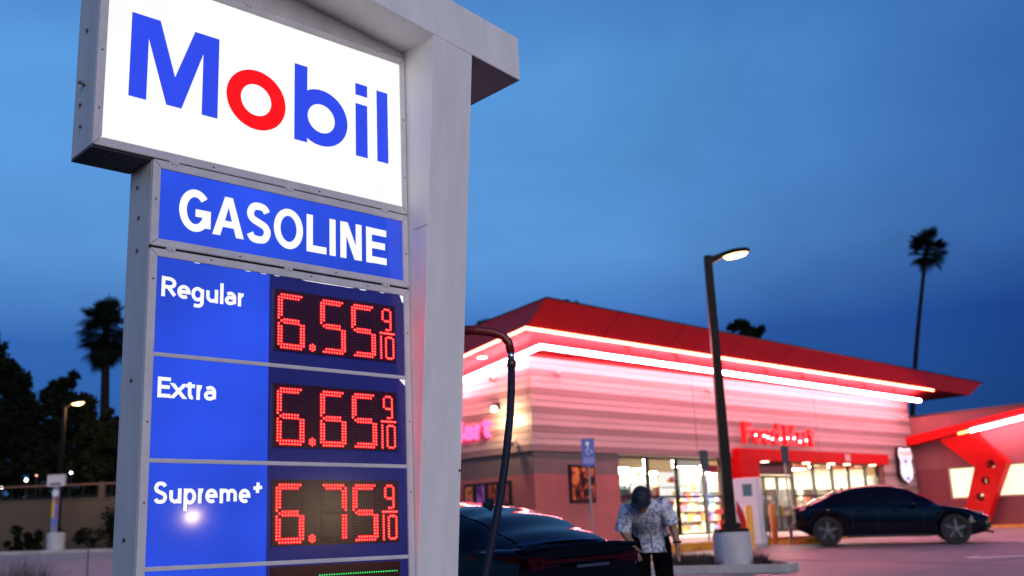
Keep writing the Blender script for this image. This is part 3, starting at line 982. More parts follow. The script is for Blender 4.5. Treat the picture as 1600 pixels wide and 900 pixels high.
# roller shades at the window heads, lit through from inside
def shade_mat(name, c):
    mt = bpy.data.materials.new(name); mt.use_nodes = True
    t = mt.node_tree; t.nodes.clear()
    o = t.nodes.new('ShaderNodeOutputMaterial'); mx = t.nodes.new('ShaderNodeMixShader'); d = t.nodes.new('ShaderNodeBsdfDiffuse'); tl_ = t.nodes.new('ShaderNodeBsdfTranslucent')
    d.inputs['Color'].default_value = (*c, 1); tl_.inputs['Color'].default_value = (*c, 1); mx.inputs['Fac'].default_value = .75
    t.links.new(d.outputs['BSDF'], mx.inputs[1]); t.links.new(tl_.outputs['BSDF'], mx.inputs[2]); t.links.new(mx.outputs['Shader'], o.inputs['Surface'])
    return mt
M_sh1, M_sh2, M_sh3 = shade_mat('shade_beige', (.8, .68, .52)), shade_mat('shade_grey', (.62, .6, .6)), shade_mat('shade_rose', (.7, .36, .28))
for a0, a1, z0, mm in ((3.18, 4.32, 2.94, M_sh1), (4.40, 5.56, 2.82, M_sh1), (5.64, 6.82, 2.98, M_sh2), (6.90, 7.66, 3.02, M_sh1), (11.46, 12.63, 3.0, M_sh3), (12.71, 13.78, 3.0, M_sh1), (13.86, 14.85, 3.02, M_sh3), (14.93, 15.96, 3.04, M_sh3), (16.04, 16.84, 2.8, M_sh1)):
    SB('roller_shade', mm, a0, a1, .18, .184, z0, 3.185)
# red portal round the entrance
portal = SB('portal', M_red, 8.10, 9.02, -.35, .01, .85, 3.168, bevel=.01)
MB().box(8.10, 16.97, -.35, .01, 3.17, 3.52).build('portal_beam', M_red, portal, bevel=.01)
for a in (9.6, 11.9, 13.4, 14.4, 16.1):
    MB().lathe([(.02, 0), (.12, 0), (.12, .025), (.02, .025)], 14, (a, -.17, 3.142)).build('downlight', M_down, portal)
MB().box(14.02, 14.36, -.36, -.352, 3.24, 3.47).build('number_plate', mat('plate_pink', (.6, .35, .33), .5), portal)
# interior
SB('floor', M_floor, 3.1, 19.0, .3, 8.8, .9, 1.05)
SB('interior_ceiling', M_cream, 3.1, 19.0, .31, 8.85, 3.34, 3.42)
SB('interior_end', M_cream, 18.9, 19.0, .32, 7.39, 1.06, 3.33)
SB('interior_end', M_cream, 16.95, 18.89, .32, .40, 1.06, 3.33)
SB('interior_back', M_cream, 3.1, 19.0, 7.4, 7.5, 1.05, 3.34)
for i in range(7):
    for j in range(4):
        a, b = 4.2 + i * 2.15, 2.3 + j * 1.45
        SB('ceiling_light', M_ceil, a - .6, a + .6, b - .3, b + .3, 3.30, 3.335)
M_gond = mat('gondola', (.35, .33, .31), .5)
PRODC = [(.5, .08, .05), (.55, .42, .06), (.07, .14, .4), (.1, .3, .12), (.6, .55, .5), (.45, .2, .05), (.3, .05, .2), (.62, .6, .55), (.2, .35, .45)]
M_prod = [mat('product_%d' % i, c, .4, var=.2, scale=9) for i, c in enumerate(PRODC)]
def gondola(a0, a1, b, h, label):
    t = thing('shelf_unit', label, 'shelf', MBLD @ Matrix.Translation((a0, b, 1.05 - ZB)), group='shelf units inside the shop')
    w = a1 - a0
    MB().box(0, w, .28, .34, 0, h).box(0, w, 0, .62, 0, .12).build('frame', M_gond, t)
    nz = int(h / .36)
    for k in range(nz):
        z = .14 + k * .36
        MB().box(0, w, .02, .275, z - .02, z).build('shelf', M_gond, t)
        bins = [MB() for _ in PRODC]
        x = .02
        while x < w - .12:
            ww = random.uniform(.07, .22)
            hh = random.uniform(.15, .30)
            bins[random.randrange(len(PRODC))].box(x, min(x + ww - .008, w), .04, .24, z + .001, z + hh)
            x += ww
        for q, bb in enumerate(bins):
            if bb.v:
                o = bb.build('products', M_prod[q], t)
                o['kind'] = 'stuff'
gondola(3.3, 5.5, 1.3, 1.45, 'low shelf unit of packets behind the leftmost shop window')
gondola(5.9, 7.9, 2.0, 1.5, 'low shelf unit of packets behind the window beside the lamp pole')
gondola(11.7, 14.2, 1.4, 1.4, 'shelf unit of goods behind the glass right of the shop door')
gondola(14.5, 16.9, 1.4, 1.4, 'shelf unit of goods behind the glass above the dark car')
gondola(8.4, 11.4, 4.6, 1.6, 'tall shelf unit facing the shop door')
gondola(3.4, 8.0, 5.9, 1.8, 'tall shelf unit along the back of the shop, left')
gondola(11.8, 17.5, 5.9, 1.8, 'tall shelf unit along the back of the shop, right')
# backlit menu boards inside the window
M_menu = mat('menu_lit', (.5, .5, .5), .4, emit=(1, .97, .92), es=1.3)
def board(name, label, a, b, z, w, h, col=None):
    t = thing(name, label, 'menu board', MBLD @ Matrix.Translation((a, b, z - ZB)))
    bo_ = MB().box(0, w, 0, .05, 0, h).build('screen', M_menu, t, bevel=.004)
    MB().box(-.02, w + .02, .051, .08, -.02, h + .02).build('housing', M_dark, t)
    for (x0, x1, z0, z1, c) in (col or []):
        mm = mat('menu_ink_%d_%d_%d' % tuple(int(q * 99) for q in c), c, .5, emit=c, es=.8)
        MB().box(x0, x1, -.004, -.0005, z0, z1).build('picture', mm, bo_)
    MB().tube([(w / 2, .065, h), (w / 2, .065, 3.33 - z)], .012, 6).build('hanger', M_dark, t)
board('menu_board', 'white backlit menu board with red and yellow print in shop window', 5.68, .75, 2.45, 1.05, .50, [(.42, .62, .12, .28, (.5, .05, .02)), (.3, .42, .12, .22, (.8, .4, .05)), (.74, .80, .08, .32, (.6, .03, .03))])
board('menu_board', 'lower white backlit board below the printed menu board', 5.75, .80, 2.12, .95, .30, [(.5, .62, .06, .2, (.8, .6, .2)), (.7, .86, .03, .26, (.1, .45, .65))])
board('menu_board', 'small pale blue lit screen in the window beside the lamp pole', 7.02, .30, 2.22, .30, .40, [(.05, .25, .04, .36, (.2, .5, .75))])
board('menu_board', 'wide pale board behind the man in the cap', 4.6, .9, 2.30, .8, .26, None)
MB().box(6.92, 7.62, .16, .17, 2.84, 3.04).build('window_decal', mat('decal_red', (.5, .02, .04), .5), wl)

# channel letters
M_chan = mat('channel_red', (.55, .01, .012), .35, emit=(1, .012, .012), es=.55)
M_chan2 = mat('channel_pink', (.6, .02, .05), .35, emit=(1, .05, .16), es=4.5)
M_bulb = mat('sign_bulb', (.9, .8, .8), .3, emit=(1, .72, .74), es=22)
sgn = thing('store_sign', 'red channel letters with white bulbs above the shop entrance', 'store sign', MBLD @ Matrix.Translation((0, 0, -ZB)))
zb = 3.70
for ch, a0, a1, h in (('F', 8.64, 9.05, .64), ('o', 9.12, 9.55, .45), ('o', 9.63, 10.06, .45), ('d', 10.14, 10.56, .66), ('M', 10.86, 11.42, .62), ('a', 11.50, 11.86, .45), ('r', 11.94, 12.20, .45), ('t', 12.22, 12.54, .60)):
    stroke_letter(ch, (a0, a1, zb, zb + h), .13, M_chan, sgn, y=-.07, depth=.13)
for xx, yy in ((1181, 680), (1194, 681), (1200, 683), (1207, 686), (1220, 686), (1231, 685), (1241, 685), (1250, 690), (1260, 688)):
    v = ray(xx, yy)
    P0_ = CC + DL * -.215 - Vector((0, 0, CAMZ)); tt = P0_.dot(DL) / v.dot(DL); P = v * tt + Vector((0, 0, CAMZ))
    MB().ball(((P - CC).dot(DF), -.215, P.z), .028, 8, 5).build('bulb', M_bulb, sgn)
MS = Matrix(((-DL.x, DF.x, 0, CC.x), (-DL.y, DF.y, 0, CC.y), (0, 0, 1, 0), (0, 0, 0, 1)))
sgn2 = thing('store_sign', 'pink glowing letters on the side wall, mostly hidden behind the price sign', 'store sign', MS)
for ch, b1, b0_, h in (('t', 1.70, 1.41, .50), ('r', 2.02, 1.80, .37), ('a', 2.46, 2.12, .37), ('M', 3.12, 2.58, .50), ('d', 3.70, 3.36, .52), ('o', 4.12, 3.78, .37), ('o', 4.54, 4.20, .37), ('F', 4.98, 4.62, .50)):
    stroke_letter(ch, (-b1, -b0_, 3.72, 3.72 + h), .085, M_chan2, sgn2, y=-.07, depth=.10)
# wall lamp on the side wall and small fixtures
wlamp = thing('wall_lamp', 'lit warm wall lamp on the side wall next to the pink letters', 'lamp', MS @ Matrix.Translation((-1.17, 0, 4.41)))
MB().box(-.10, .10, -.16, -.059, -.02, .16).build('housing', M_dark, wlamp, bevel=.01)
M_warm = mat('warm_lens', (.9, .8, .6), .4, emit=(1, .82, .48), es=30)
MB().ball((0, -.20, .0), .075, 10, 6).build('lens', M_warm, wlamp)
pl = bpy.data.lights.new('wall_lamp_light', 'POINT'); pl.energy = 85; pl.color = (1, .70, .36); pl.shadow_soft_size = .06
plo = bpy.data.objects.new('wall_lamp_light', pl); COL.objects.link(plo); plo.parent = wlamp; plo.location = (.45, -.42, -.30)
def fixture(mw, label, grp='small wall fixtures on the siding'):
    t = thing('wall_fixture', label, 'wall fixture', mw, group=grp)
    MB().tube([(0, -.058, 0), (0, -.14, .02)], .03, 8).build('arm', M_side[1], t)
    MB().tube([(0, -.13, .03), (.02, -.20, -.02), (.03, -.27, -.05)], [.05, .07, .075], 10).build('head', M_side[0], t)
fixture(MBLD @ Matrix.Translation((.81, 0, 5.23 - ZB)), 'small round fixture on the front siding near the store corner')
fixture(MBLD @ Matrix.Translation((7.07, 0, 5.17 - ZB)), 'small round fixture on the front siding left of the lamp pole')
fixture(MBLD @ Matrix.Translation((18.6, 0, 4.9 - ZB)), 'small round fixture on the front siding above the shield sign')
fixture(MS @ Matrix.Translation((-1.2, 0, 5.2)), 'small round fixture high on the side wall beside the hose')
fixture(MS @ Matrix.Translation((-.52, 0, 3.52)), 'camera fixture low on the side wall at the store corner')
# framed posters
def poster(name, label, mw, w, h, cols, seed):
    t = thing(name, label, 'poster', mw)
    MB().box(0, w, -.07, -.002, 0, h).build('frame', M_dark, t, bevel=.012)
    mt = bpy.data.materials.new('poster_print_%d' % seed); mt.use_nodes = True
    n = mt.node_tree; b_ = n.nodes['Principled BSDF']; b_.inputs['Roughness'].default_value = .3
    tcx = n.nodes.new('ShaderNodeTexCoord'); nz = n.nodes.new('ShaderNodeTexNoise'); nz.noise_dimensions = '4D'; nz.inputs['W'].default_value = seed
    nz.inputs['Scale'].default_value = 4.2; nz.inputs['Detail'].default_value = 3; nz.inputs['Distortion'].default_value = .8
    cr = n.nodes.new('ShaderNodeValToRGB'); e = cr.color_ramp.elements
    e[0].position, e[1].position = .36, .68
    e[0].color, e[1].color = (*cols[0], 1), (*cols[-1], 1)
    for k, c in enumerate(cols[1:-1]): e.new(.36 + .32 * (k + 1) / (len(cols) - 1)).color = (*c, 1)
    n.links.new(tcx.outputs['Object'], nz.inputs['Vector']); n.links.new(nz.outputs['Fac'], cr.inputs['Fac']); n.links.new(cr.outputs['Color'], b_.inputs['Base Color'])
    n.links.new(cr.outputs['Color'], b_.inputs['Emission Color']); b_.inputs['Emission Strength'].default_value = 0
    MB().box(.07, w - .07, -.078, -.0705, .07, h - .07).build('print', mt, t)
poster('framed_poster', 'dark framed poster with orange food picture left of the shop windows', MBLD @ Matrix.Translation((1.17, 0, 2.0 - ZB)), .93, .94, [(.01, .006, .005), (.02, .008, .005), (.55, .12, .03), (.7, .3, .08)], 3)
PC = [([(.05, .02, .02), (.6, .25, .03), (.5, .1, .2)], 'orange'), ([(.05, .02, .08), (.35, .1, .5), (.5, .3, .5)], 'purple'), ([(.06, .02, .01), (.4, .1, .03), (.5, .2, .15)], 'brown'), ([(.03, .02, .02), (.2, .05, .05), (.3, .12, .1)], 'dark red')]
for k, (c, nm) in enumerate(PC):
    poster('framed_poster', '%s drink poster in the row on the side wall above the black car' % nm, MS @ Matrix.Translation((-2.62 + k * .46, 0, 1.98)), .43, .62, c, 10 + k)
# shield sign on the end wall
shield = thing('shield_sign', 'white shield shaped sign with blue emblem on the red end wall', 'shield sign', MBLD @ Matrix.Translation((18.36, -.22, 2.50 - ZB)))
def sh_out(s):
    p = [(-.05, 1.33), (-.12, 1.29), (-.2, 1.32), (-.3, 1.36), (-.42, 1.34), (-.47, 1.22), (-.53, 1.10), (-.50, 1.0), (-.43, .90), (-.42, .75), (-.47, .58), (-.48, .40), (-.40, .22), (-.26, .12), (-.10, .07), (0, .0)]
    q = [(x * s, .68 + (z - .68) * s) for x, z in p]
    return [(0, .68 + .62 * s + .02)] + q + [(-x, z) for x, z in reversed(q[:-1])]
upright(curve_shape([sh_out(1.0)]), 'backing', M_dark, shield, y=.06, depth=.10)
M_shw = mat('shield_white', (.8, .8, .82), .4, emit=(.92, .93, 1), es=.75)
fc = upright(curve_shape([sh_out(.93)]), 'face', M_shw, shield, y=-.0405, depth=.02)
M_shb = mat('shield_blue', (.03, .06, .35), .4, emit=(.05, .10, .55), es=.7)
M_shp = mat('shield_pink', (.7, .45, .42), .4, emit=(.9, .62, .58), es=.6)
MB().prism([(-.40, 1.0), (.40, 1.0), (.46, 1.10), (.41, 1.2), (-.41, 1.2), (-.46, 1.10)], -.0635, -.0610).build('top_band', M_shp, fc)
MB().prism([(-.34, .90), (.34, .90), (.34, .93), (-.34, .93)], -.0635, -.0610).build('emblem_line', M_shb, fc)
MB().prism([(-.20, .86), (.12, .86), (.12, .78), (.02, .78), (-.03, .60), (-.11, .60), (-.05, .78), (-.20, .78)], -.0635, -.0610).build('emblem_mark', M_shb, fc)
MB().prism([(0, .12), (.12, .22), (0, .32), (-.12, .22)], -.0635, -.0610).build('emblem_diamond', M_shb, fc)
for sx in (-1, 1):
    pts = [(sx * .36, .88), (sx * .40, .5), (sx * .34, .3), (sx * .14, .17)]
    MB().tube([(x, -.061, z) for x, z in pts], .012, 5).build('emblem_border', mat('shield_grey', (.4, .4, .5), .4), fc)
for z in (.3, 1.1): MB().tube([(0, .06, z), (0, .17, z)], .03, 8).build('bracket', M_dark, shield)

# ================================================================ ANNEX ON THE RIGHT
PA = CC + DF * 19.45
MAN = Matrix(((-DL.x, DF.x, 0, PA.x), (-DL.y, DF.y, 0, PA.y), (0, 0, 1, 0), (0, 0, 0, 1)))
annex = thing('annex_building', 'dark red stucco annex with lit windows and red canted canopy leg', 'building', MAN @ Matrix.Translation((0, 0, .80)))
AZ = (0, 0, -.80)
M_ared = mat('stucco_red', (.20, .055, .06), .8, var=.12, scale=1.5, bump=.2, bscale=50)
M_agrey = mat('stucco_rose', (.24, .10, .10), .8, var=.12, scale=1.5, bump=.2, bscale=50)
M_wlit = mat('lit_window', (.5, .45, .3), .3, emit=(1, .90, .60), es=1.25)
w0, w1 = 1.93, 3.03
aw = MB().box(0, 9, 0, .3, .6, w0).build('wall', M_ared, annex, loc=AZ)
MB().box(0, 9, 0, .3, w1, 4.96).build('wall_upper', M_agrey, aw)
edges = [(0, 1.25), (2.62, 2.80), (4.02, 4.45), (5.8, 9)]
for e0, e1 in edges: MB().box(e0, e1, 0, .3, w0 + .0005, w1 - .0005).build('wall_pier', M_ared, aw)
for e0, e1 in ((1.25, 2.62), (2.80, 4.02), (4.45, 5.8)):
    wn = MB().box(e0 + .002, e1 - .002, .10, .13, w0 + .002, w1 - .002).build('window', M_wlit, annex, loc=AZ)
    fr_ = MB().box(e0 + .003, e1 - .003, .03, .098, w0 + .003, w0 + .05).box(e0 + .003, e1 - .003, .03, .098, w1 - .05, w1 - .003).box(e0 + .003, e0 + .05, .03, .098, w0 + .051, w1 - .051).box(e1 - .05, e1 - .003, .03, .098, w0 + .051, w1 - .051)
    fr_.build('frame', mat('window_frame_cream', (.5, .42, .3), .5), wn)
MB().box(-.05, 9.05, -.04, .35, 4.961, 5.02).build('parapet_cap', M_dark, annex, loc=AZ)
MB().box(0, 9, .31, 6, 4.6, 4.7).build('flat_roof', M_dark, annex, loc=AZ)
MB().box(8.75, 9, .31, 6, .6, 4.6).build('end_wall', M_ared, annex, loc=AZ)
def fz(s): return 3.885 + .145 * s
can = MB().hexa([(-.35, -.48, fz(-.35)), (8.6, -.48, fz(8.6)), (8.6, -.003, fz(8.6)), (-.35, -.003, fz(-.35)), (-.35, -.48, fz(-.35) + .34), (8.6, -.48, fz(8.6) + .26), (8.6, -.003, fz(8.6) + .26), (-.35, -.003, fz(-.35) + .34)]).build('canopy_beam', M_red, annex, loc=AZ, bevel=.01)
hole = lambda cx, cz, r: arc(cx, cz, r, r, 0, 360, 24)[:-1]
leg = upright(curve_shape([[(1.33, 4.08), (2.62, 4.20), (2.62, 4.06), (3.55, 3.06), (2.42, .84), (1.63, .84), (2.42, 2.985), (1.36, 3.93)], hole(2.98, 3.03, .155), hole(2.72, 2.48, .155), hole(2.46, 1.93, .155)]), 'canopy_leg', M_red, annex, y=-.02, depth=.40, loc=AZ)
MB().tube([(2.5, -.52, fz(2.5) - .02), (8.3, -.52, fz(8.3) - .02)], .06, 8).build('neon_tube', M_neonw, can)
MB().tube([(2.06, -.52, fz(2.06) - .02), (2.49, -.52, fz(2.49) - .02)], .045, 8).build('neon_tube', mat('neon_amber', (.8, .6, .3), .3, emit=(1, .36, .09), es=5), can)
MB().box(2.5, 8.4, -.30, -.02, .82, .98).build('kerb', M_yel, annex, loc=AZ, bevel=.02)
MB().box(0.0, 1.6, -.30, -.02, .82, .98).build('kerb', M_yel, annex, loc=AZ, bevel=.02)

# ================================================================ LAMP POLES
M_bronze = mat('pole_bronze', (.010, .008, .007), .45, metal=.0, var=.15, scale=4, spec=.08)
M_basec = mat('base_concrete', (.46, .44, .45), .75, var=.18, scale=3, bump=.3, bscale=25)
M_lamp = mat('lamp_lens', (.9, .8, .6), .3, emit=(1, .55, .16), es=10)
def lamp_pole(p, h, label, face=1, lens=None, watts=260):
    z = ter(p[0], p[1])
    t = thing('lamp_pole', label, 'lamp pole', loc=(p[0], p[1], z), group='parking lot lamp poles')
    MB().lathe([(.30, -.15), (.335, -.15), (.335, .62), (.315, .66), (.05, .66)], 28).build('base', M_basec, t, smooth=True, auto=30)
    MB().box(-.26, .26, -.26, .26, .661, .72).build('base_plate', M_bronze, t, bevel=.01)
    MB().box(-.15, .15, -.15, .15, .721, .82).build('base_cover', M_bronze, t, bevel=.02)
    MB().hexa([(-.092, -.092, .82), (.092, -.092, .82), (.092, .092, .82), (-.092, .092, .82), (-.068, -.068, h), (.068, -.068, h), (.068, .068, h), (-.068, .068, h)]).build('pole', M_bronze, t, bevel=.008)
    f = face
    MB().hexa([(f * .069, -.045, h - .16), (f * .34, -.06, h - .01), (f * .34, .06, h - .01), (f * .069, .045, h - .16), (f * .069, -.045, h - .02), (f * .34, -.06, h + .07), (f * .34, .06, h + .07), (f * .069, .045, h - .02)]).build('arm', M_bronze, t)
    hd = MB()
    pr = [(.02, .10), (.16, .095), (.21, .07), (.22, .02), (.205, .0)]
    hd.lathe(pr, 20)
    hd.v = [(f * (.53 + v[0] * 1.25), v[1] * .9, h + .0 + v[2] + v[0] * .18) for v in hd.v]
    head = hd.build('head', M_bronze, t, smooth=True, auto=40)
    ln = MB().lathe([(.02, -.035), (.14, -.03), (.19, .0), (.19, .006)], 20)
    ln.v = [(f * (.53 + v[0] * 1.2), v[1] * .9, h - .008 + v[2] + v[0] * .18) for v in ln.v]
    ln.build('lens', lens or M_lamp, t, smooth=True)
    li = bpy.data.lights.new('lamp_light', 'POINT'); li.energy = watts; li.color = (1, .66, .30); li.shadow_soft_size = .12
    lo_ = bpy.data.objects.new('lamp_light', li); COL.objects.link(lo_); lo_.parent = t; lo_.location = (f * .55, 0, h - .16)
    return t
lamp_pole((3.70, 18.75), 5.72, 'dark square lamp pole with lit head on concrete base in the island')
LP2 = px(84, 863, 40); 
lamp_pole((-17.62, 40.0), 5.55, 'distant lit lamp pole before the dark trees on the left')

# street lamps across the road behind the viewer: they show as glints in the glossy price panels
M_lampfar = mat('lamp_lens_street', (.9, .9, .8), .3, emit=(1, .93, .72), es=550)
M_lampfar2 = mat('lamp_lens_street_b', (.9, .9, .8), .3, emit=(1, .90, .68), es=4500)
for gx_, gy_, lab in ((300, 803, 'street lamp across the road mirrored in the blue panel'), (512, 792, 'street lamp across the road mirrored in the lowest price board')):
    v = ray(gx_, gy_)
    nn = -SN
    hit = v * ((SO - Vector((0, 0, CAMZ))).dot(nn) / v.dot(nn)) + Vector((0, 0, CAMZ))
    rf = (v - nn * (2 * v.dot(nn))).normalized()
    k_ = 62.0
    q_ = hit + rf * k_
    lamp_pole((q_.x - .53, q_.y), q_.z - ter(q_.x, q_.y), lab, lens=M_lampfar if gx_ < 400 else M_lampfar2, watts=500)

# notice board and stickers on the left pole's base: a small sign fixed to its own post
t = thing('notice_post', 'white notice box on a stickered post in front of the tan wall', 'notice post', loc=(-17.62, 39.77, ter(-17.62, 40.0) + .662))
MB().box(-.12, .12, -.06, .06, 0, 1.70).build('post', mat('post_grey', (.25, .24, .3), .5, var=.2), t, bevel=.01)
MB().box(-.34, .34, -.12, .05, 1.70, 2.14).build('box', mat('notice_white', (.62, .56, .56), .5, var=.15, scale=6), t, bevel=.02)
MB().box(-.20, .20, -.124, -.1205, 1.76, 1.82).build('slot', M_dark, t)
MB().lathe([(.01, 0), (.13, 0), (.13, .01), (.01, .01)], 16).build('round_sticker', mat('sticker_white', (.7, .7, .75), .5), t, loc=(0, -.065, 1.45)).rotation_euler = (R(90), 0, 0)
MB().box(-.11, -.005, -.066, -.061, .55, 1.15).build('sticker', mat('sticker_yellow', (.6, .42, .04), .5), t)
MB().box(.005, .11, -.066, -.061, .55, 1.05).build('sticker', mat('sticker_purple', (.25, .14, .5), .5), t)
MB().box(.005, .11, -.067, -.061, 1.07, 1.3).build('sticker', mat('sticker_red', (.4, .04, .05), .5), t)
MB().box(-.11, .11, -.066, -.061, .25, .52).build('sticker', mat('sticker_blue', (.12, .18, .5), .5), t)

# ================================================================ HOSE BOOM behind the sign
M_hose = mat('hose_rubber', (.014, .017, .040), .6, spec=.2)
M_redpipe = mat('boom_pipe', (.16, .012, .012), .35, var=.1)
HY = 7.0
t = thing('hose_boom', 'overhead boom with a black hose hanging beside the price sign column', 'hose boom', loc=(-.62, HY, ter(-.62, HY)))
gz = ter(-.62, HY)
def H(x, y): 
    p = px(x, y, HY); return (p.x + .62, 0, p.z - gz)
c0, c1, c2 = H(722, 516), H(770, 519), H(795, 533)
MB().tube([(0, 0, 0), (0, 0, c0[2] - .12), (.05, 0, c0[2] - .03), (.16, 0, c0[2] + .02), c0], .038, 12).build('post', M_redpipe, t, smooth=True)
MB().tube([c0, H(745, 516), c1, H(786, 525), H(795, 535), H(798, 550)], [.034, .033, .032, .031, .030, .030], 12).build('boom', M_redpipe, t, smooth=True)
MB().tube([H(798, 550), H(799, 562)], .026, 12).build('swivel', M_chrome, t, smooth=True)
MB().tube([H(799, 562), H(799, 574)], .033, 12).build('coupling', mat('coupling', (.06, .06, .07), .35, metal=.5), t, smooth=True)
MB().tube([H(799, 573), H(799, 610), H(797, 650), H(791, 710), H(783, 770), H(772, 830), H(760, 890), H(752, 930), H(748, 990)], .0275, 12).build('hose', M_hose, t, smooth=True)
MB().lathe([(.16, 0), (.16, .02), (.05, .03), (.05, .08)], 16).build('foot', M_redpipe, t)

# ================================================================ CARS
def interp(pts, x):
    if x <= pts[0][0]: return pts[0][1]
    for (x0, y0), (x1, y1) in zip(pts[:-1], pts[1:]):
        if x <= x1:
            t = (x - x0) / (x1 - x0)
            t = t * t * (3 - 2 * t) * .5 + t * .5
            return y0 + (y1 - y0) * t
    return pts[-1][1]
M_tyre = mat('tyre', (.012, .012, .013), .8)
M_rim = mat('rim_alloy', (.20, .20, .21), .3, metal=.7)
M_rimd = mat('rim_dark', (.02, .02, .022), .4)
M_carglass = mat('car_glass', (.003, .004, .007), .05, spec=.20)
M_tail = mat('tail_lens', (.028, .001, .002), .15, spec=.3)
M_headl = mat('head_lens', (.3, .32, .36), .08, coat=.6)
M_trim = mat('car_trim', (.01, .01, .011), .4)
def car(name, label, loc, rz, paint, P):
    nz_ = Vector((.0122, -.0295, 1)).normalized(); fx_ = Vector((math.cos(rz), math.sin(rz), 0)); fx_ = (fx_ - nz_ * fx_.dot(nz_)).normalized()
    mw_ = Matrix((fx_, nz_.cross(fx_), nz_)).transposed().to_4x4(); mw_.translation = Vector(loc)      # stands on the sloping lot
    t = thing(name, label, 'car', mw_)
    L = P['L']; xa = P['axles']; r = P['r']; ra = r + .055
    xs = set()
    n = 46
    for i in range(n + 1): xs.add(round(L * i / n, 4))
    for a in xa:
        for k in range(-8, 9): xs.add(round(a + ra * math.sin(k * math.pi / 16), 4))
    xs = sorted(xs)
    def arch(x):
        z = P['zb']
        for a in xa:
            d = ra * ra - (x - a) ** 2
            if d > 0: z = max(z, r + math.sqrt(d) - .02)
        return z
    rows_ = []
    for x in xs:
        w = interp(P['w'], x); zs = interp(P['belt'], x); zd = interp(P['deck'], x); zb = P['zb'] + interp(P['lift'], x); za = max(arch(x), zb)
        iw = w - .26
        mid = (za + zs) / 2
        half = [(0, zb), (iw, zb), (iw + .005, za), (w - .035, za), (w, za + (zs - za) * .18), (w + .012, mid), (w - .006, zs - .08), (w - .05, zs), (w - .13, (zs + zd) / 2 + .012), (w * .55, zd - .006), (0, zd)]
        rows_.append([(x, y, z) for y, z in half] + [(x, -y, z) for y, z in reversed(half[1:-1])])
    k = len(rows_[0])
    mb = MB()
    vs = [v for rw in rows_ for v in rw]
    def shp(v):       # rounded nose and tail in side view
        x, y, z = v
        x += P['tail'](z) * max(0, 1 - x / .5) - P['nose'](z) * max(0, 1 - (L - x) / .6)
        # plan rounding
        x += P.get('round_r', .22) * (abs(y) / .9) ** 3 * max(0, 1 - x / .5) - .34 * (abs(y) / .9) ** 2.5 * max(0, 1 - (L - x) / .7)
        return (x, y, z)
    vs = [shp(v) for v in vs]
    fs = []
    for i in range(len(rows_) - 1):
        for j in range(k):
            fs.append((i * k + j, (i + 1) * k + j, (i + 1) * k + (j + 1) % k, i * k + (j + 1) % k))
    fs += [tuple(range(k)), tuple((len(rows_) - 1) * k + j for j in range(k - 1, -1, -1))]
    mb.add(vs, fs)
    body = mb.build('body', paint, t, smooth=True, auto=38)
    # cabin
    g0, g1 = P['cab']
    zr = lambda x: interp(P['roof'], x)
    wb = lambda x: interp(P['wb'], x)
    wr = lambda x: interp(P['wr'], x)
    zbt = lambda x: interp(P['belt'], x) - .02
    def top(x, s): return Vector((x, s * wr(x), zr(x) - .035 * s * s - .012 * s ** 4))
    def side(x, q, sg):
        zt = zr(x) - .047
        bow = .03 * math.sin(q * math.pi)
        return Vector((x, sg * (wb(x) + (wr(x) - wb(x)) * q + bow), zbt(x) + (max(zt, zbt(x) + .004) - zbt(x)) * q))
    gx_ = [g0 + (g1 - g0) * i / 44 for i in range(45)]
    ring = lambda x: [side(x, q, 1) for q in (0, .25, .5, .75, 1)] + [top(x, s) for s in (.8, .5, .2, -.2, -.5, -.8)] + [side(x, q, -1) for q in (1, .75, .5, .25, 0)]
    rr_ = [ring(x) for x in gx_]
    kk = len(rr_[0])
    mb = MB().add([v for q in rr_ for v in q], [(i * kk + j, i * kk + j + 1, (i + 1) * kk + j + 1, (i + 1) * kk + j) for i in range(44) for j in range(kk - 1)])
    cabin = mb.build('cabin', paint, t, smooth=True, auto=50)
    def patch(name, fn, us, vs_, mt, par, off=.007):
        g = [[fn(u, v) for v in vs_] for u in us]
        nv = len(vs_); m_ = MB(); pts = []
        for i, row in enumerate(g):
            for j, p in enumerate(row):
                du = g[min(i + 1, len(g) - 1)][j] - g[max(i - 1, 0)][j]
                dv = row[min(j + 1, nv - 1)] - row[max(j - 1, 0)]
                nn = du.cross(dv)
                nn = nn.normalized() if nn.length > 1e-9 else Vector((0, 0, 1))
                c = Vector((0, 0, .8))
                if nn.dot(p - Vector((p.x, 0, .7))) < 0: nn = -nn
                pts.append(p + nn * off)
        m_.add(pts, [(i * nv + j, i * nv + j + 1, (i + 1) * nv + j + 1, (i + 1) * nv + j) for i in range(len(g) - 1) for j in range(nv - 1)])
        return m_.build(name, mt, par, smooth=True)
    lin = lambda a, b, n_: [a + (b - a) * i / n_ for i in range(n_ + 1)]
    r0, r1 = P['rearglass']; f0, f1 = P['windshield']
    patch('rear_window', top, lin(r0, r1, 14), lin(-.90, .90, 12), M_carglass, cabin)
    patch('windshield', top, lin(f0, f1, 12), lin(-.92, .92, 12), M_carglass, cabin)
    for sg in (1, -1):
        for s0, s1 in P['sidewin']:
            patch('side_window', lambda u, v, sg=sg: side(u, v, sg), lin(s0, s1, 12), lin(.10, .86, 6), M_carglass, cabin)
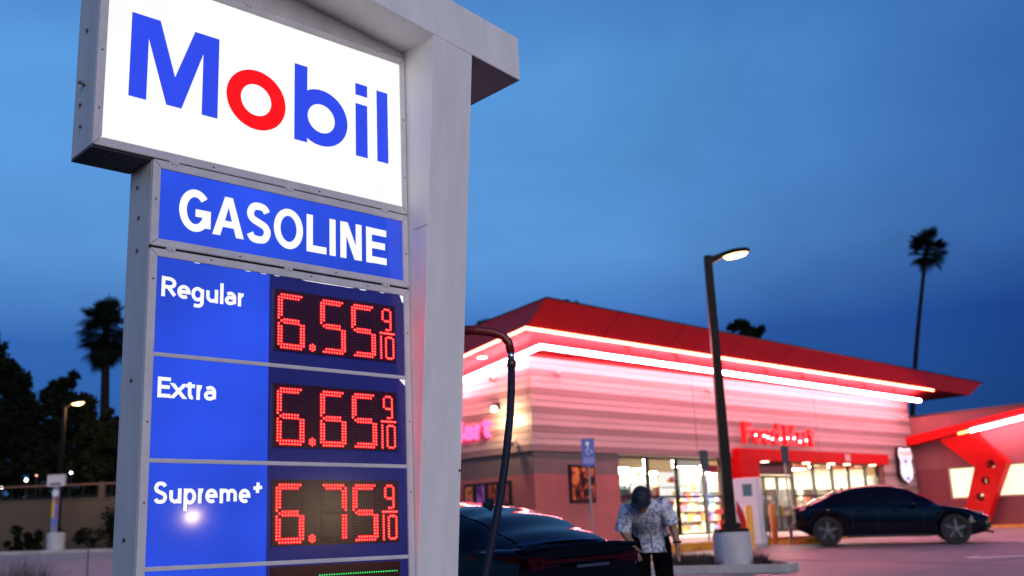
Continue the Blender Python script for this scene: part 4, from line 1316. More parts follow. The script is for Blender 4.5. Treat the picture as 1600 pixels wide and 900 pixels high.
    # wheels
    for a in xa:
        for sg in (1, -1):
            yw = interp(P['w'], a) - .115
            wh = MB()
            wh.lathe([(r - .12, -.10), (r - .02, -.10), (r, -.06), (r, .06), (r - .02, .10), (r - .12, .10)], 32, cap=False)
            tm = Matrix.Translation((a, sg * yw, r)) @ Matrix.Rotation(R(-90 * sg), 4, 'X')
            wo = wh.build('wheel', M_tyre, t, smooth=True, auto=40); wo.matrix_local = tm
            rm = MB().lathe([(.02, -.02), (r - .115, -.02), (r - .115, .085), (r - .125, .088), (r - .14, .03), (.02, .025)], 28, cap=False).build('rim', M_rimd, wo, smooth=True, auto=40)
            for q in range(5):
                an = q * 2 * math.pi / 5 + .3
                c, s = math.cos(an), math.sin(an)
                def rot(x, y, z): return (x * c - y * s, x * s + y * c, z)
                MB().hexa([rot(.03, -.035, .046), rot(r - .12, -.055, .05), rot(r - .12, .055, .05), rot(.03, .035, .046), rot(.03, -.025, .085), rot(r - .12, -.03, .082), rot(r - .12, .03, .082), rot(.03, .025, .085)]).build('spoke', M_rim, wo)
            MB().lathe([(.01, .04), (.07, .05), (.065, .09), (.01, .095)], 14).build('hub', M_rim, wo)
    # mirrors
    for sg in (1, -1):
        mx_ = P['mirror']
        MB().ball((mx_, sg * (wb(mx_) + .12), zbt(mx_) + .07), .09, 10, 6, (.8, 1.1, .75)).build('mirror', paint, t, smooth=True)
    # fin
    fx = P['fin']
    MB().hexa([(fx - .09, -.02, zr(fx) - .03), (fx + .09, -.012, zr(fx) - .01), (fx + .09, .012, zr(fx) - .01), (fx - .09, .02, zr(fx) - .03), (fx - .085, -.006, zr(fx) + .055), (fx - .05, -.004, zr(fx) + .06), (fx - .05, .004, zr(fx) + .06), (fx - .085, .006, zr(fx) + .055)]).build('antenna_fin', M_trim, t)
    # seams and handles
    for sg in (1, -1):
        for x in P['doors']:
            pth = []
            for z in (.34, .5, .7, interp(P['belt'], x) - .09):
                pth.append((x + (z - .34) * .06, sg * (interp(P['w'], x) + .009), z))
            MB().tube(pth, .006, 4).build('door_seam', M_trim, body)
        for x in P['handles']:
            zz = interp(P['belt'], x) - .13
            MB().box(x - .09, x + .09, sg * (interp(P['w'], x) + .003) - .012, sg * (interp(P['w'], x) + .003) + .012, zz - .014, zz + .014).build('door_handle', paint, body, bevel=.004)
    P['extra'](t, body, paint)
    return t

M_blackp = mat('car_black', (.0012, .0014, .003), .05, spec=.30)
M_navyp = mat('car_navy', (.0012, .0014, .006), .07, spec=.36)
def ex_sedan(t, body, paint):
    # ducktail spoiler lip
    MB().add([(.06, y, .944 - .03 * (abs(y) / .7) ** 2) for y in (-.70, -.4, 0, .4, .70)] + [(.26, y, .918 - .02 * (abs(y) / .7) ** 2) for y in (-.66, -.4, 0, .4, .66)] + [(.075, y, .905 - .03 * (abs(y) / .7) ** 2) for y in (-.70, -.4, 0, .4, .70)],
             [(i, i + 1, 6 + i, 5 + i) for i in range(4)] + [(i + 1, i, 10 + i, 11 + i) for i in range(4)]).build('spoiler', paint, t, smooth=True)
    # tail lamps: a thin bar and slanted wings
    MB().box(-.002, .03, -.60, .60, .80, .825).build('tail_bar', M_tail, t)
    for s in (1, -1):
        MB().hexa([(.03, s * .34, .775), (.035, s * .66, .755), (.10, s * .66, .755), (.10, s * .34, .775), (.035, s * .50, .845), (.05, s * .68, .845), (.10, s * .68, .845), (.10, s * .50, .845)]).build('tail_lamp', M_tail, t)
        MB().hexa([(.09, s * .70, .74), (.52, s * .875, .83), (.52, s * .84, .83), (.12, s * .66, .74), (.10, s * .73, .86), (.50, s * .86, .87), (.50, s * .82, .87), (.12, s * .68, .86)]).build('tail_lamp', M_tail, t)
        MB().tube([(.075, s * .74, .47), (.07, s * .6, .455), (.055, s * .45, .47)], .014, 6).build('reflector', M_tail, t)
        MB().ball((4.5, s * .66, .66), .12, 10, 6, (.9, 1.4, .4)).build('headlight', M_headl, t, smooth=True)
    MB().box(-.015, .02, -.26, .26, .42, .54).build('licence_plate', mat('plate_white', (.6, .6, .62), .4), t)
    MB().box(-.02, .01, -.20, .20, .755, .775).build('chrome_strip', M_chrome, t)
    MB().tube([(.235 + .05 * (y / .55) ** 2, y, .955 - .02 * (y / .55) ** 2) for y in (-.55, -.4, -.2, 0, .2, .4, .55)], .007, 6).build('glass_trim', M_chrome, t)
    for s in (1, -1):
        MB().tube([(.10, s * .64, .60), (.30, s * .80, .64), (.8, s * .885, .68)], .006, 5).build('bumper_seam', M_trim, body)
SED = dict(L=4.55, axles=(.98, 3.68), r=.325, zb=.20,
    w=[(0, .74), (.3, .86), (.9, .905), (2.5, .915), (3.8, .90), (4.3, .82), (4.55, .70)],
    belt=[(0, .86), (.5, .90), (1.2, .90), (2.5, .86), (3.4, .84), (4.1, .74), (4.55, .62)],
    deck=[(0, .925), (.25, .915), (.6, .90), (1.5, .90), (3.2, .90), (3.7, .84), (4.2, .75), (4.55, .66)],
    lift=[(0, .14), (.4, .02), (.7, 0), (4.1, 0), (4.55, .06)],
    tail=lambda z: .10 * abs(z - .62), nose=lambda z: .22 * abs(z - .5),
    cab=(.14, 3.45), roof=[(.14, .905), (.45, 1.035), (.80, 1.165), (1.15, 1.245), (1.6, 1.285), (2.05, 1.295), (2.45, 1.26), (2.75, 1.18), (3.1, 1.04), (3.45, .89)],
    wb=[(.14, .66), (.5, .76), (1.0, .82), (2.0, .84), (2.8, .82), (3.45, .72)], wr=[(.14, .60), (.6, .56), (1.1, .54), (1.9, .57), (2.6, .58), (3.0, .62), (3.45, .66)],
    rearglass=(.24, 1.02), windshield=(2.55, 3.36), sidewin=[(1.0, 1.62), (1.68, 2.5)], mirror=2.75, fin=1.16, doors=(1.45, 2.05, 2.95), handles=(1.6, 2.3), extra=ex_sedan, round_r=.16)
al = R(47)
hd_ = Vector((-math.sin(al), math.cos(al)))
rear = Vector((.53, 8.45))
car('sedan_car', 'glossy black sedan seen from behind beside the price sign column', (rear.x, rear.y, ter(rear.x, rear.y)), math.atan2(hd_.y, hd_.x), M_blackp, SED)

def ex_suv(t, body, paint):
    for s in (1, -1):
        MB().hexa([(4.22, s * .72, .74), (4.55, s * .60, .70), (4.50, s * .52, .70), (4.18, s * .62, .74), (4.15, s * .775, .80), (4.54, s * .62, .75), (4.48, s * .54, .76), (4.12, s * .66, .81)]).build('headlight', M_headl, t)
        MB().hexa([(.05, s * .30, .84), (.25, s * .74, .84), (.29, s * .70, .84), (.10, s * .30, .84), (.05, s * .30, .89), (.25, s * .74, .90), (.29, s * .70, .90), (.10, s * .30, .89)]).build('tail_lamp', M_tail, t)
        MB().box(1.35, 3.3, s * .885 - .02, s * .885 + .02, .20, .27).build('sill', M_trim, body)
    MB().box(4.66, 4.73, -.62, .62, .24, .30).build('front_lip', M_trim, t)
    MB().box(-.01, .03, -.26, .26, .44, .56).build('licence_plate', mat('plate_white', (.6, .6, .62), .4), t)
    MB().box(4.60, 4.70, -.5, .5, .36, .50).build('grille', M_trim, t)
SUV = dict(L=4.78, axles=(.90, 3.86), r=.36, zb=.21,
    w=[(0, .76), (.4, .88), (1.0, .93), (2.5, .925), (3.9, .93), (4.4, .84), (4.78, .66)],
    belt=[(0, .93), (.5, 1.00), (1.3, .98), (2.5, .94), (3.4, .92), (4.2, .80), (4.78, .62)],
    deck=[(0, .98), (.3, .99), (1.0, .97), (3.0, .97), (3.6, .935), (4.2, .84), (4.6, .73), (4.78, .64)],
    lift=[(0, .20), (.5, .03), (.8, 0), (4.3, 0), (4.78, .07)],
    tail=lambda z: .16 * abs(z - .68), nose=lambda z: .28 * abs(z - .52),
    cab=(.28, 3.62), roof=[(.28, .98), (.7, 1.16), (1.1, 1.32), (1.6, 1.43), (2.1, 1.47), (2.5, 1.45), (2.8, 1.37), (3.15, 1.20), (3.62, .955)],
    wb=[(.28, .70), (.7, .80), (1.3, .86), (2.4, .865), (3.0, .84), (3.62, .74)], wr=[(.28, .60), (.9, .58), (1.5, .585), (2.2, .60), (2.8, .61), (3.2, .64), (3.62, .68)],
    rearglass=(.45, 1.15), windshield=(2.72, 3.52), sidewin=[(.95, 1.30), (1.36, 2.05), (2.10, 2.72)], mirror=2.95, fin=1.35, doors=(1.5, 2.1, 3.15), handles=(1.72, 2.55), extra=ex_suv)
rzf = R(-17)
pc = px(1296, 854, 26.6)
ax = Vector((pc.x, 26.6)) - Vector((math.cos(rzf), math.sin(rzf))) * .90 + Vector((-math.sin(rzf), math.cos(rzf))) * .80
car('electric_car', 'dark navy fastback car parked side on by the chargers', (ax.x, ax.y, ter(ax.x, ax.y) + .014), rzf, M_navyp, SUV)

# ================================================================ CHARGERS, BOLLARDS, SIGNS ON THE WALK
M_chw = mat('charger_white', (.80, .77, .80), .4, var=.05)
M_chred = mat('charger_red', (.45, .02, .015), .4)
M_scr = mat('charger_screen', (.03, .05, .07), .1, emit=(.2, .3, .38), es=.25)
def charger(p, rz, label, k=1.0):
    t = thing('ev_charger', label, 'charger', loc=(p[0], p[1], ter(p[0], p[1]) + .0), rz=rz)
    MB().box(-.34, .34, -.30, .30, -.05, .10).build('plinth', M_kerb, t, bevel=.01)
    MB().hexa([(-.30, -.26, .10), (.30, -.26, .10), (.30, .26, .10), (-.30, .26, .10), (-.30, -.26, 1.72), (.30, -.26, 1.72), (.30, .26, 1.76), (-.30, .26, 1.76)]).build('cabinet', M_chw, t, bevel=.02)
    MB().box(-.04, .20, -.268, -.262, 1.28, 1.58).build('screen', M_scr, t)
    MB().prism([(-.28, .14), (-.02, .14), (.02, .5), (-.08, .9), (-.22, 1.2), (-.24, .9), (-.16, .6), (-.24, .4)], -.268, -.262).build('red_swoosh', M_chred, t)
    MB().prism([(-.24, .14), (.24, .14), (.20, .5), (.0, 1.25), (-.12, .7)], .0, .006).build('red_swoosh', M_chred, t, loc=(-.302, 0, 0)).rotation_euler = (0, 0, R(-90))
    for s in (-.12, .12):
        MB().box(-.40, -.302, s - .05, s + .05, 1.42, 1.56).build('holster', M_dark, t, bevel=.01)
        pth = [(-.36, s, 1.42)] + [(-.40 - .10 * math.sin(q * math.pi / 8), s, 1.42 - 1.0 * math.sin(q * math.pi / 16)) for q in range(1, 9)] + [(-.44, s, .30), (-.32, s, .22)]
        MB().tube(pth, .02, 7).build('cable', M_dark, t, smooth=True)
    return t
charger((5.80, 26.9), R(-28), 'white charging cabinet with red swoosh beside the yellow bollard')
M_bol = mat('bollard_yellow', (.78, .36, .012), .45, var=.12, scale=4)
def bollard(p, h, label, mt=M_bol):
    t = thing('bollard', label, 'bollard', loc=(p[0], p[1], ter(p[0], p[1])), group='steel bollards by the chargers')
    MB().lathe([(.085, -.1), (.085, h - .05), (.065, h - .015), (.02, h)], 18).build('pipe', mt, t, smooth=True, auto=50)
    MB().lathe([(.14, -.05), (.14, .012), (.087, .02)], 18).build('collar', M_kerb, t)
pb = px(1175, 857, 26.2)
bollard((pb.x, 26.2), 1.07, 'bright yellow bollard in front of the charging cabinet')
pb2 = px(1212, 850, 28.3)
bollard((pb2.x, 28.3), 1.06, 'orange bollard between the charger and the navy car', mat('bollard_orange', (.50, .17, .015), .5, var=.15, scale=4))
# charging pedestal
t = thing('charging_pedestal', 'dark slim charging pedestal with grey foot right of the yellow bollard', 'charger', loc=(6.10, 27.2, ter(6.1, 27.2)))
MB().box(-.15, .15, -.14, .14, -.03, .42).build('foot', M_kerb, t, bevel=.015)
MB().box(-.12, .12, -.11, .11, .42, .95).build('body', M_dark, t, bevel=.015)
MB().hexa([(-.12, -.11, .951), (.10, -.11, .951), (.10, .11, .951), (-.12, .11, .951), (.06, -.10, 1.22), (.20, -.10, 1.28), (.20, .10, 1.28), (.06, .10, 1.22)]).build('head', mat('ped_rose', (.30, .2, .22), .4), t, bevel=.01)
MB().tube([(.11, -.12, .8), (.22, -.14, .55), (.20, -.14, .2), (.12, -.13, .35), (.11, -.12, .6)], .018, 7).build('cable', M_dark, t, smooth=True)
# charge cable on the ground to the navy car
cp_ = [Vector((6.9, 28.1, 1.75)), Vector((6.98, 27.9, 1.2)), Vector((7.05, 27.6, .80)), Vector((7.3, 27.4, .775)), Vector((7.6, 27.3, .78)), Vector((7.25, 27.2, .80)), Vector((6.55, 26.98, 1.15)), Vector((6.36, 26.95, 1.55))]
def smooth_path(p, n=8):
    q = [p[0]] + list(p) + [p[-1]]; o = []
    for i in range(1, len(q) - 2):
        for k in range(n):
            t_ = k / n
            o.append(.5 * (2 * q[i] + (q[i + 1] - q[i - 1]) * t_ + (2 * q[i - 1] - 5 * q[i] + 4 * q[i + 1] - q[i + 2]) * t_ * t_ + (3 * q[i] - q[i - 1] - 3 * q[i + 1] + q[i + 2]) * t_ ** 3))
    return o + [p[-1]]
# wheel stop
ws = px(1240, 851, 27.9)
o = MB().hexa([(-.8, -.09, 0), (.8, -.09, 0), (.8, .09, 0), (-.8, .09, 0), (-.78, -.05, .13), (.78, -.05, .13), (.78, .05, .13), (-.78, .05, .13)]).build('wheel_stop', M_bol, bevel=.012)
o.location = (7.35, 28.1, ter(7.35, 28.1) + .01); o.rotation_euler = (0, 0, R(-20))
tag(o, 'orange wheel stop on the ground behind the navy car', 'wheel stop')
# signs on posts
M_post = mat('galv_post', (.30, .29, .30), .45, metal=.5)
M_sback = mat('sign_back', (.045, .065, .075), .5)
M_sblue = mat('sign_blue', (.02, .06, .42), .4, var=.08)
M_swhite = mat('sign_white', (.7, .72, .78), .4)
def post_sign(p, ztop, w, h, face, label, blue=False, cat='post sign', gz=None):
    g = gz if gz is not None else ter(p[0], p[1])
    t = thing('post_sign', label, cat, loc=(p[0], p[1], g), rz=face)
    MB().tube([(0, .03, -.1), (0, .03, ztop - g - .03)], .028, 8).build('post', M_post, t)
    z1 = ztop - g
    bd_ = MB().box(-w / 2, w / 2, -.012, .0, z1 - h, z1).build('board', M_sblue if blue else M_sback, t, bevel=.003)
    if blue:
        s = w
        MB().lathe([(.01, 0), (.05 * s / .3, 0), (.05 * s / .3, .002), (.01, .002)], 12).build('symbol_head', M_swhite, bd_, loc=(-.01, -.0125, z1 - .12)).rotation_euler = (R(90), 0, 0)
        MB().tube([(0, -.014, z1 - .17), (0, -.014, z1 - .27), (.07, -.014, z1 - .27), (.10, -.014, z1 - .34)], .013, 5).build('symbol_body', M_swhite, bd_)
        MB().tube([(.05 * math.cos(q), -.014, z1 - .30 + .065 * math.sin(q)) for q in [R(a) for a in range(100, 360, 26)]], .010, 5).build('symbol_wheel', M_swhite, bd_)
        MB().box(-w / 2 + .02, w / 2 - .02, -.0155, -.0125, z1 - h + .06, z1 - h + .20).build('text_plate', mat('sign_pale_blue', (.16, .2, .55), .4), bd_)
    return t
post_sign((1.62, 24.3), 3.40, .30, .64, R(4), 'blue accessible parking sign on a thin post before the store corner', True)
post_sign((4.83, 27.3), 3.24, .32, .50, R(38), 'dark sign seen edge on before the shop window, left of the lamp pole')
post_sign((7.26, 28.5), 3.35, .32, .44, R(38), 'dark sign seen edge on in front of the red shop letters')
t = post_sign((7.08, 28.0), 1.50, .19, .27, R(10), 'small pale tag sign on a short post by the navy car tail')
for c in t.children:
    if c.name.startswith('board'): c.data.materials[0] = mat('tag_beige', (.32, .28, .25), .5)
# red display bin by the window
t = thing('display_bin', 'red display bin with a tray top below the shop window by the pole', 'bin', MBLD @ Matrix.Translation((7.05, -.62, 1.03 - ZB)))
MB().box(0, .75, 0, .45, 0, .42).build('bin', M_chred, t, bevel=.02)
MB().box(.05, .70, .05, .40, .42, .58).build('neck', M_dark, t)
MB().hexa([(-.15, -.1, .60), (.85, -.1, .60), (.85, .5, .60), (-.15, .5, .60), (-.12, -.06, .72), (.82, -.06, .72), (.82, .46, .76), (-.12, .46, .76)]).build('tray', mat('tray_red', (.5, .05, .06), .4), t, bevel=.02)

# ================================================================ PERSON
PX, PY = 1.20, 9.95
pz = ter(PX, PY)
M_skin = mat('skin', (.33, .17, .11), .5)
M_trou = mat('trousers_black', (.003, .003, .004), .9, spec=.05, bump=.2, bscale=60)
M_cap = mat('cap_navy', (.008, .009, .022), .7, bump=.15, bscale=120)
M_shoe = mat('shoe_black', (.01, .01, .011), .5)
def shirt_mat():
    mt = bpy.data.materials.new('shirt_print'); mt.use_nodes = True
    n = mt.node_tree; b_ = n.nodes['Principled BSDF']; b_.inputs['Roughness'].default_value = .8
    tcx = n.nodes.new('ShaderNodeTexCoord'); vo = n.nodes.new('ShaderNodeTexNoise')
    vo.inputs['Scale'].default_value = 19; vo.inputs['Detail'].default_value = 3; vo.inputs['Distortion'].default_value = 1.6
    cr = n.nodes.new('ShaderNodeValToRGB'); e = cr.color_ramp.elements
    cr.color_ramp.interpolation = 'EASE'
    e[0].position, e[1].position = .42, .58
    e[0].color, e[1].color = (.22, .26, .42, 1), (.72, .72, .80, 1)
    n.links.new(tcx.outputs['Object'], vo.inputs['Vector']); n.links.new(vo.outputs['Fac'], cr.inputs['Fac']); n.links.new(cr.outputs['Color'], b_.inputs['Base Color'])
    return mt
M_shirt = shirt_mat()
# local axes: x = image right, y = away from camera, z up.  He faces the camera and leans forward (towards -y) and to image left
per = thing('person', 'man in navy cap and pale patterned short sleeved shirt bending over beside the black car', 'person', loc=(PX, PY, pz), rz=R(0))
per.scale = (.985, .985, .985)
hipL, hipR = Vector((.10, .04, .86)), Vector((-.10, .04, .86))
pel = Vector((0, .05, .92)); waist = Vector((-.01, 0, 1.03)); chest = Vector((-.05, -.13, 1.22)); neckb = Vector((-.095, -.23, 1.34)); neckt = Vector((-.115, -.30, 1.365)); headc = Vector((-.135, -.37, 1.385))
BEND = lambda v: Vector((v.x * .88, v.y - max(0, v.z - .93) * .34, v.z if v.z < .93 else .93 + (v.z - .93) * .72))
shL, shR = Vector((.11, -.17, 1.335)), Vector((-.27, -.19, 1.275))
elL, wrL = Vector((.215, -.19, 1.07)), Vector((.245, -.25, .865))
elR, wrR = Vector((-.325, -.24, 1.02)), Vector((-.235, -.40, .86))
pel, waist, chest, neckb, neckt, headc, shL, shR, elL, wrL, elR, wrR = [BEND(v) for v in (pel, waist, chest, neckb, neckt, headc, shL, shR, elL, wrL, elR, wrR)]
kL, aL = Vector((.115, -.01, .47)), Vector((.13, .05, .09))
kR, aR = Vector((-.105, -.03, .47)), Vector((-.13, .03, .09))
body_pts = [(pel, .12, .10), (waist, .11, .09), (chest, .13, .10), (neckb, .06, .06), (neckt, .05, .05),
    (shL, .055), (elL, .042), (wrL, .030), (shR, .055), (elR, .042), (wrR, .030),
    (hipL, .085), (kL, .058), (aL, .042), (hipR, .085), (kR, .058), (aR, .042)]
body_e = [(0, 1), (1, 2), (2, 3), (3, 4), (2, 5), (5, 6), (6, 7), (2, 8), (8, 9), (9, 10), (0, 11), (11, 12), (12, 13), (0, 14), (14, 15), (15, 16)]
def hand(wr_, d, thumb, pts, es, root):
    """palm and five fingers grown from the wrist vertex"""
    d = d.normalized(); side_ = thumb.normalized()
    pal = len(pts); pts.append((wr_ + d * .055, .026, .018)); es.append((root, pal))
    kn = len(pts); pts.append((wr_ + d * .09, .024, .014)); es.append((pal, kn))
    for i, (o_, l_) in enumerate(((.030, .070), (.010, .080), (-.010, .074), (-.030, .058))):
        b0_ = len(pts)
        pts.append((wr_ + d * .10 + side_ * o_, .010)); es.append((kn, b0_))
        bend = Vector((0, -.35, 0))
        p1 = wr_ + d * .10 + side_ * o_ + (d + bend * .4).normalized() * l_ * .5
        pts.append((p1, .0088)); es.append((b0_, b0_ + 1))
        pts.append((p1 + (d + bend * 1.4).normalized() * l_ * .5, .0075)); es.append((b0_ + 1, b0_ + 2))
    th = len(pts)
    pts.append((wr_ + d * .04 + side_ * .034, .012)); es.append((pal, th))
    pts.append((wr_ + d * .075 + side_ * .050, .0095)); es.append((th, th + 1))
hand(wrL, Vector((.02, -.10, -1)), Vector((-.4, -.9, 0)), body_pts, body_e, 7)
hand(wrR, Vector((.15, -.5, -.8)), Vector((.8, -.4, 0)), body_pts, body_e, 10)
skin_mesh('body', body_pts, body_e, M_skin, per, 2)
# head: bowed down, seen from above-front
hm = MB()
fdir = Vector((-.25, -.84, -.48)).normalized()       # where the face looks
upv = Vector((-.10, -.46, .88)); upv = (upv - fdir * upv.dot(fdir)).normalized(); rtv = fdir.cross(upv)
def hp(r_, f_, u_): return headc + rtv * r_ + fdir * f_ + upv * u_
prof = []
nu, nvv = 20, 14
vs, fs = [], []
for i in range(nvv + 1):
    th = math.pi * i / nvv
    u_ = .118 * math.cos(th)
    for j in range(nu):
        a_ = 2 * math.pi * j / nu
        rr0 = math.sin(th)
        x_, f_ = .076 * rr0 * math.sin(a_), .094 * rr0 * math.cos(a_)
        if u_ < -.02:                       # jaw and chin
            k_ = (-.02 - u_) / .1
            x_ *= 1 - .22 * k_
            f_ = f_ * (1 - .10 * k_) + .014 * k_
        if f_ > 0 and abs(x_) < .03:        # nose, brow, mouth
            c_ = 1 - abs(x_) / .03
            f_ += .022 * c_ * math.exp(-((u_ + .022) / .022) ** 2) + .006 * math.exp(-((u_ + .068) / .010) ** 2) * c_
        if f_ > .03 and .018 < abs(x_) < .05: f_ -= .009 * math.exp(-((u_ - .004) / .014) ** 2)
        vs.append(hp(x_, f_, u_))
for i in range(nvv):
    for j in range(nu): fs.append((i * nu + j, i * nu + (j + 1) % nu, (i + 1) * nu + (j + 1) % nu, (i + 1) * nu + j))
hm.add(vs, fs)
head = hm.build('head', M_skin, per, smooth=True)
for s in (-1, 1):
    MB().ball(hp(s * .080, -.004, -.01), .020, 8, 5, (.6, 1, 1.5)).build('ear', M_skin, head, smooth=True)
    MB().ball(hp(s * .031, .078, .004), .011, 8, 5).build('eye', mat('eye_dark', (.05, .04, .04), .2), head, smooth=True)
MB().tube([hp(-.024, .092, -.066), hp(0, .098, -.068), hp(.024, .092, -.066)], .005, 6).build('mouth', mat('lips', (.28, .10, .08), .5), head)
hr = MB()
vs, fs = [], []
for i in range(6):
    u_ = .055 - .085 * i / 5
    for j in range(11):
        a_ = R(100 + 160 * j / 10)
        q_ = math.sqrt(max(.05, 1 - (u_ / .118) ** 2))
        vs.append(hp(.082 * q_ * math.sin(a_), .100 * q_ * math.cos(a_), u_))
for i in range(5):
    for j in range(10): fs.append((i * 11 + j, i * 11 + j + 1, (i + 1) * 11 + j + 1, (i + 1) * 11 + j))
hr.add(vs, fs).build('hair', mat('hair_black', (.012, .01, .009), .6), head, smooth=True)
# cap
vs, fs = [], []
for i in range(9):
    th = math.pi / 2 * i / 8
    for j in range(20):
        a_ = 2 * math.pi * j / 20
        vs.append(hp(.090 * math.sin(th) * math.sin(a_), .108 * math.sin(th) * math.cos(a_), .022 + .112 * math.cos(th)))
for i in range(8):
    for j in range(20): fs.append((i * 20 + j, i * 20 + (j + 1) % 20, (i + 1) * 20 + (j + 1) % 20, (i + 1) * 20 + j))
cap = MB().add(vs, fs).build('cap', M_cap, per, smooth=True)
vs, fs = [], []
for i in range(5):
    for j in range(11):
        a_ = R(-62 + 124 * j / 10)
        ex = i / 4 * .075 * math.cos(a_) ** .6
        vs.append(hp((.090 + ex * .25) * math.sin(a_), .107 * math.cos(a_) + ex, .024 - .10 * ex - .10 * (math.sin(a_) ** 2) * ex * 3))
n0 = len(vs)
vs += [v - upv * .006 for v in vs]
for i in range(4):
    for j in range(10):
        q_ = (i * 11 + j, i * 11 + j + 1, (i + 1) * 11 + j + 1, (i + 1) * 11 + j)
        fs += [q_, tuple(n0 + k for k in reversed(q_))]
MB().add(vs, fs).build('brim', M_cap, cap, smooth=True)
MB().ball(hp(0, 0, .136), .010, 8, 4).build('button', M_cap, cap)
# clothes
def rings(name, spec, mt, par, k=22, wob=.0):
    """spec: centre, axis x half, axis y half, dir ; lofted garment"""
    vs, fs = [], []
    for c, ex_, ey_ in spec:
        if name == 'shirt': c = BEND(c); ex_ = ex_ * .90
        for j in range(k):
            a_ = 2 * math.pi * j / k
            w_ = 1 + wob * math.sin(a_ * 3 + c.z * 30) + wob * .6 * math.sin(a_ * 5 - c.z * 47)
            vs.append(c + ex_ * math.cos(a_) * w_ + ey_ * math.sin(a_) * w_)
    for i in range(len(spec) - 1):
        for j in range(k): fs.append((i * k + j, i * k + (j + 1) % k, (i + 1) * k + (j + 1) % k, (i + 1) * k + j))
    o = MB().add(vs, fs).build(name, mt, par, smooth=True)
    sm = o.modifiers.new('thick', 'SOLIDIFY'); sm.thickness = .004; sm.offset = 0
    apply_mods(o); return o
X, Yv = Vector((1, 0, 0)), Vector((0, 1, 0))
tl = Vector((0, .80, .45)).normalized()
shirt = rings('shirt', [
    (Vector((.012, .03, .785)), X * .190, Yv * .150), (Vector((.01, .035, .83)), X * .186, Yv * .148), (Vector((.006, .03, .92)), X * .178, Yv * .142),
    (Vector((-.005, .005, 1.02)), X * .174 + Vector((0, 0, -.01)), Vector((0, .128, .03))), (Vector((-.03, -.06, 1.13)), X * .188 + Vector((0, 0, .018)), tl * .128),
    (Vector((-.055, -.125, 1.225)), X * .198 + Vector((0, 0, .03)), tl * .122), (Vector((-.072, -.165, 1.29)), X * .186 + Vector((0, 0, .034)), tl * .108),
    (Vector((-.085, -.20, 1.335)), X * .140 + Vector((0, 0, .026)), tl * .090), (Vector((-.095, -.235, 1.362)), X * .085 + Vector((0, 0, .012)), tl * .070), (Vector((-.10, -.248, 1.375)), X * .070 + Vector((0, 0, .010)), tl * .062)], M_shirt, per, 26, .018)
def sleeve(sh, el, r0, r1):
    d = (el - sh).normalized(); a_ = d.cross(Vector((0, 1, 0))).normalized(); b_ = d.cross(a_)
    st = sh - d * .035
    rings('sleeve', [(st + d * t_, a_ * r_, b_ * r_) for t_, r_ in ((-.02, r0 * .55), (0, r0 * .9), (.06, r0), (.14, (r0 + r1) / 2), (.225, r1), (.235, r1 * 1.03))], M_shirt, shirt, 16, .02)
sleeve(shL, elL, .068, .070)
sleeve(shR, elR, .068, .070)
MB().tube([BEND(Vector((-.06, -.262, 1.20))), BEND(Vector((-.03, -.195, 1.10))), BEND(Vector((-.005, -.138, 1.0))), Vector((.004, -.122, .90)), Vector((.008, -.128, .79))], .006, 5).build('placket', mat('placket', (.45, .46, .54), .8), shirt)
def leg_(hip, kn, an, s):
    d = Vector((0, 0, -1))
    return rings('trouser_leg', [(Vector((hip.x * .9, .04, .93)), X * .092, Yv * .115), (Vector((hip.x, .035, .84)), X * .100, Yv * .112), (hip + (kn - hip) * .45, X * .092, Yv * .098), (kn, X * .080, Yv * .084), (kn + (an - kn) * .5, X * .074, Yv * .078), (an + Vector((0, -.01, -.02)), X * .074, Yv * .085)], M_trou, tro, 16, .02)
tro = rings('trousers', [(Vector((0, .04, 1.0)), X * .165, Yv * .12), (Vector((0, .042, .9)), X * .178, Yv * .128), (Vector((0, .04, .82)), X * .185, Yv * .125), (Vector((0, .035, .77)), X * .165, Yv * .10)], M_trou, per, 22, .008)
leg_(hipL, kL, aL, 1); leg_(hipR, kR, aR, -1)
for an in (aL, aR):
    sh = MB().ball((an.x, an.y - .06, .045), .05, 12, 6, (.95, 2.7, .95)).build('shoe', M_shoe, per, smooth=True)
    sh.data.transform(Matrix.Identity(4))
MB().tube([wrL + Vector((.034 * math.cos(q), .034 * math.sin(q), .008)) for q in [R(a) for a in range(0, 361, 30)]], .010, 6, cap=False).build('watch', M_dark, per)

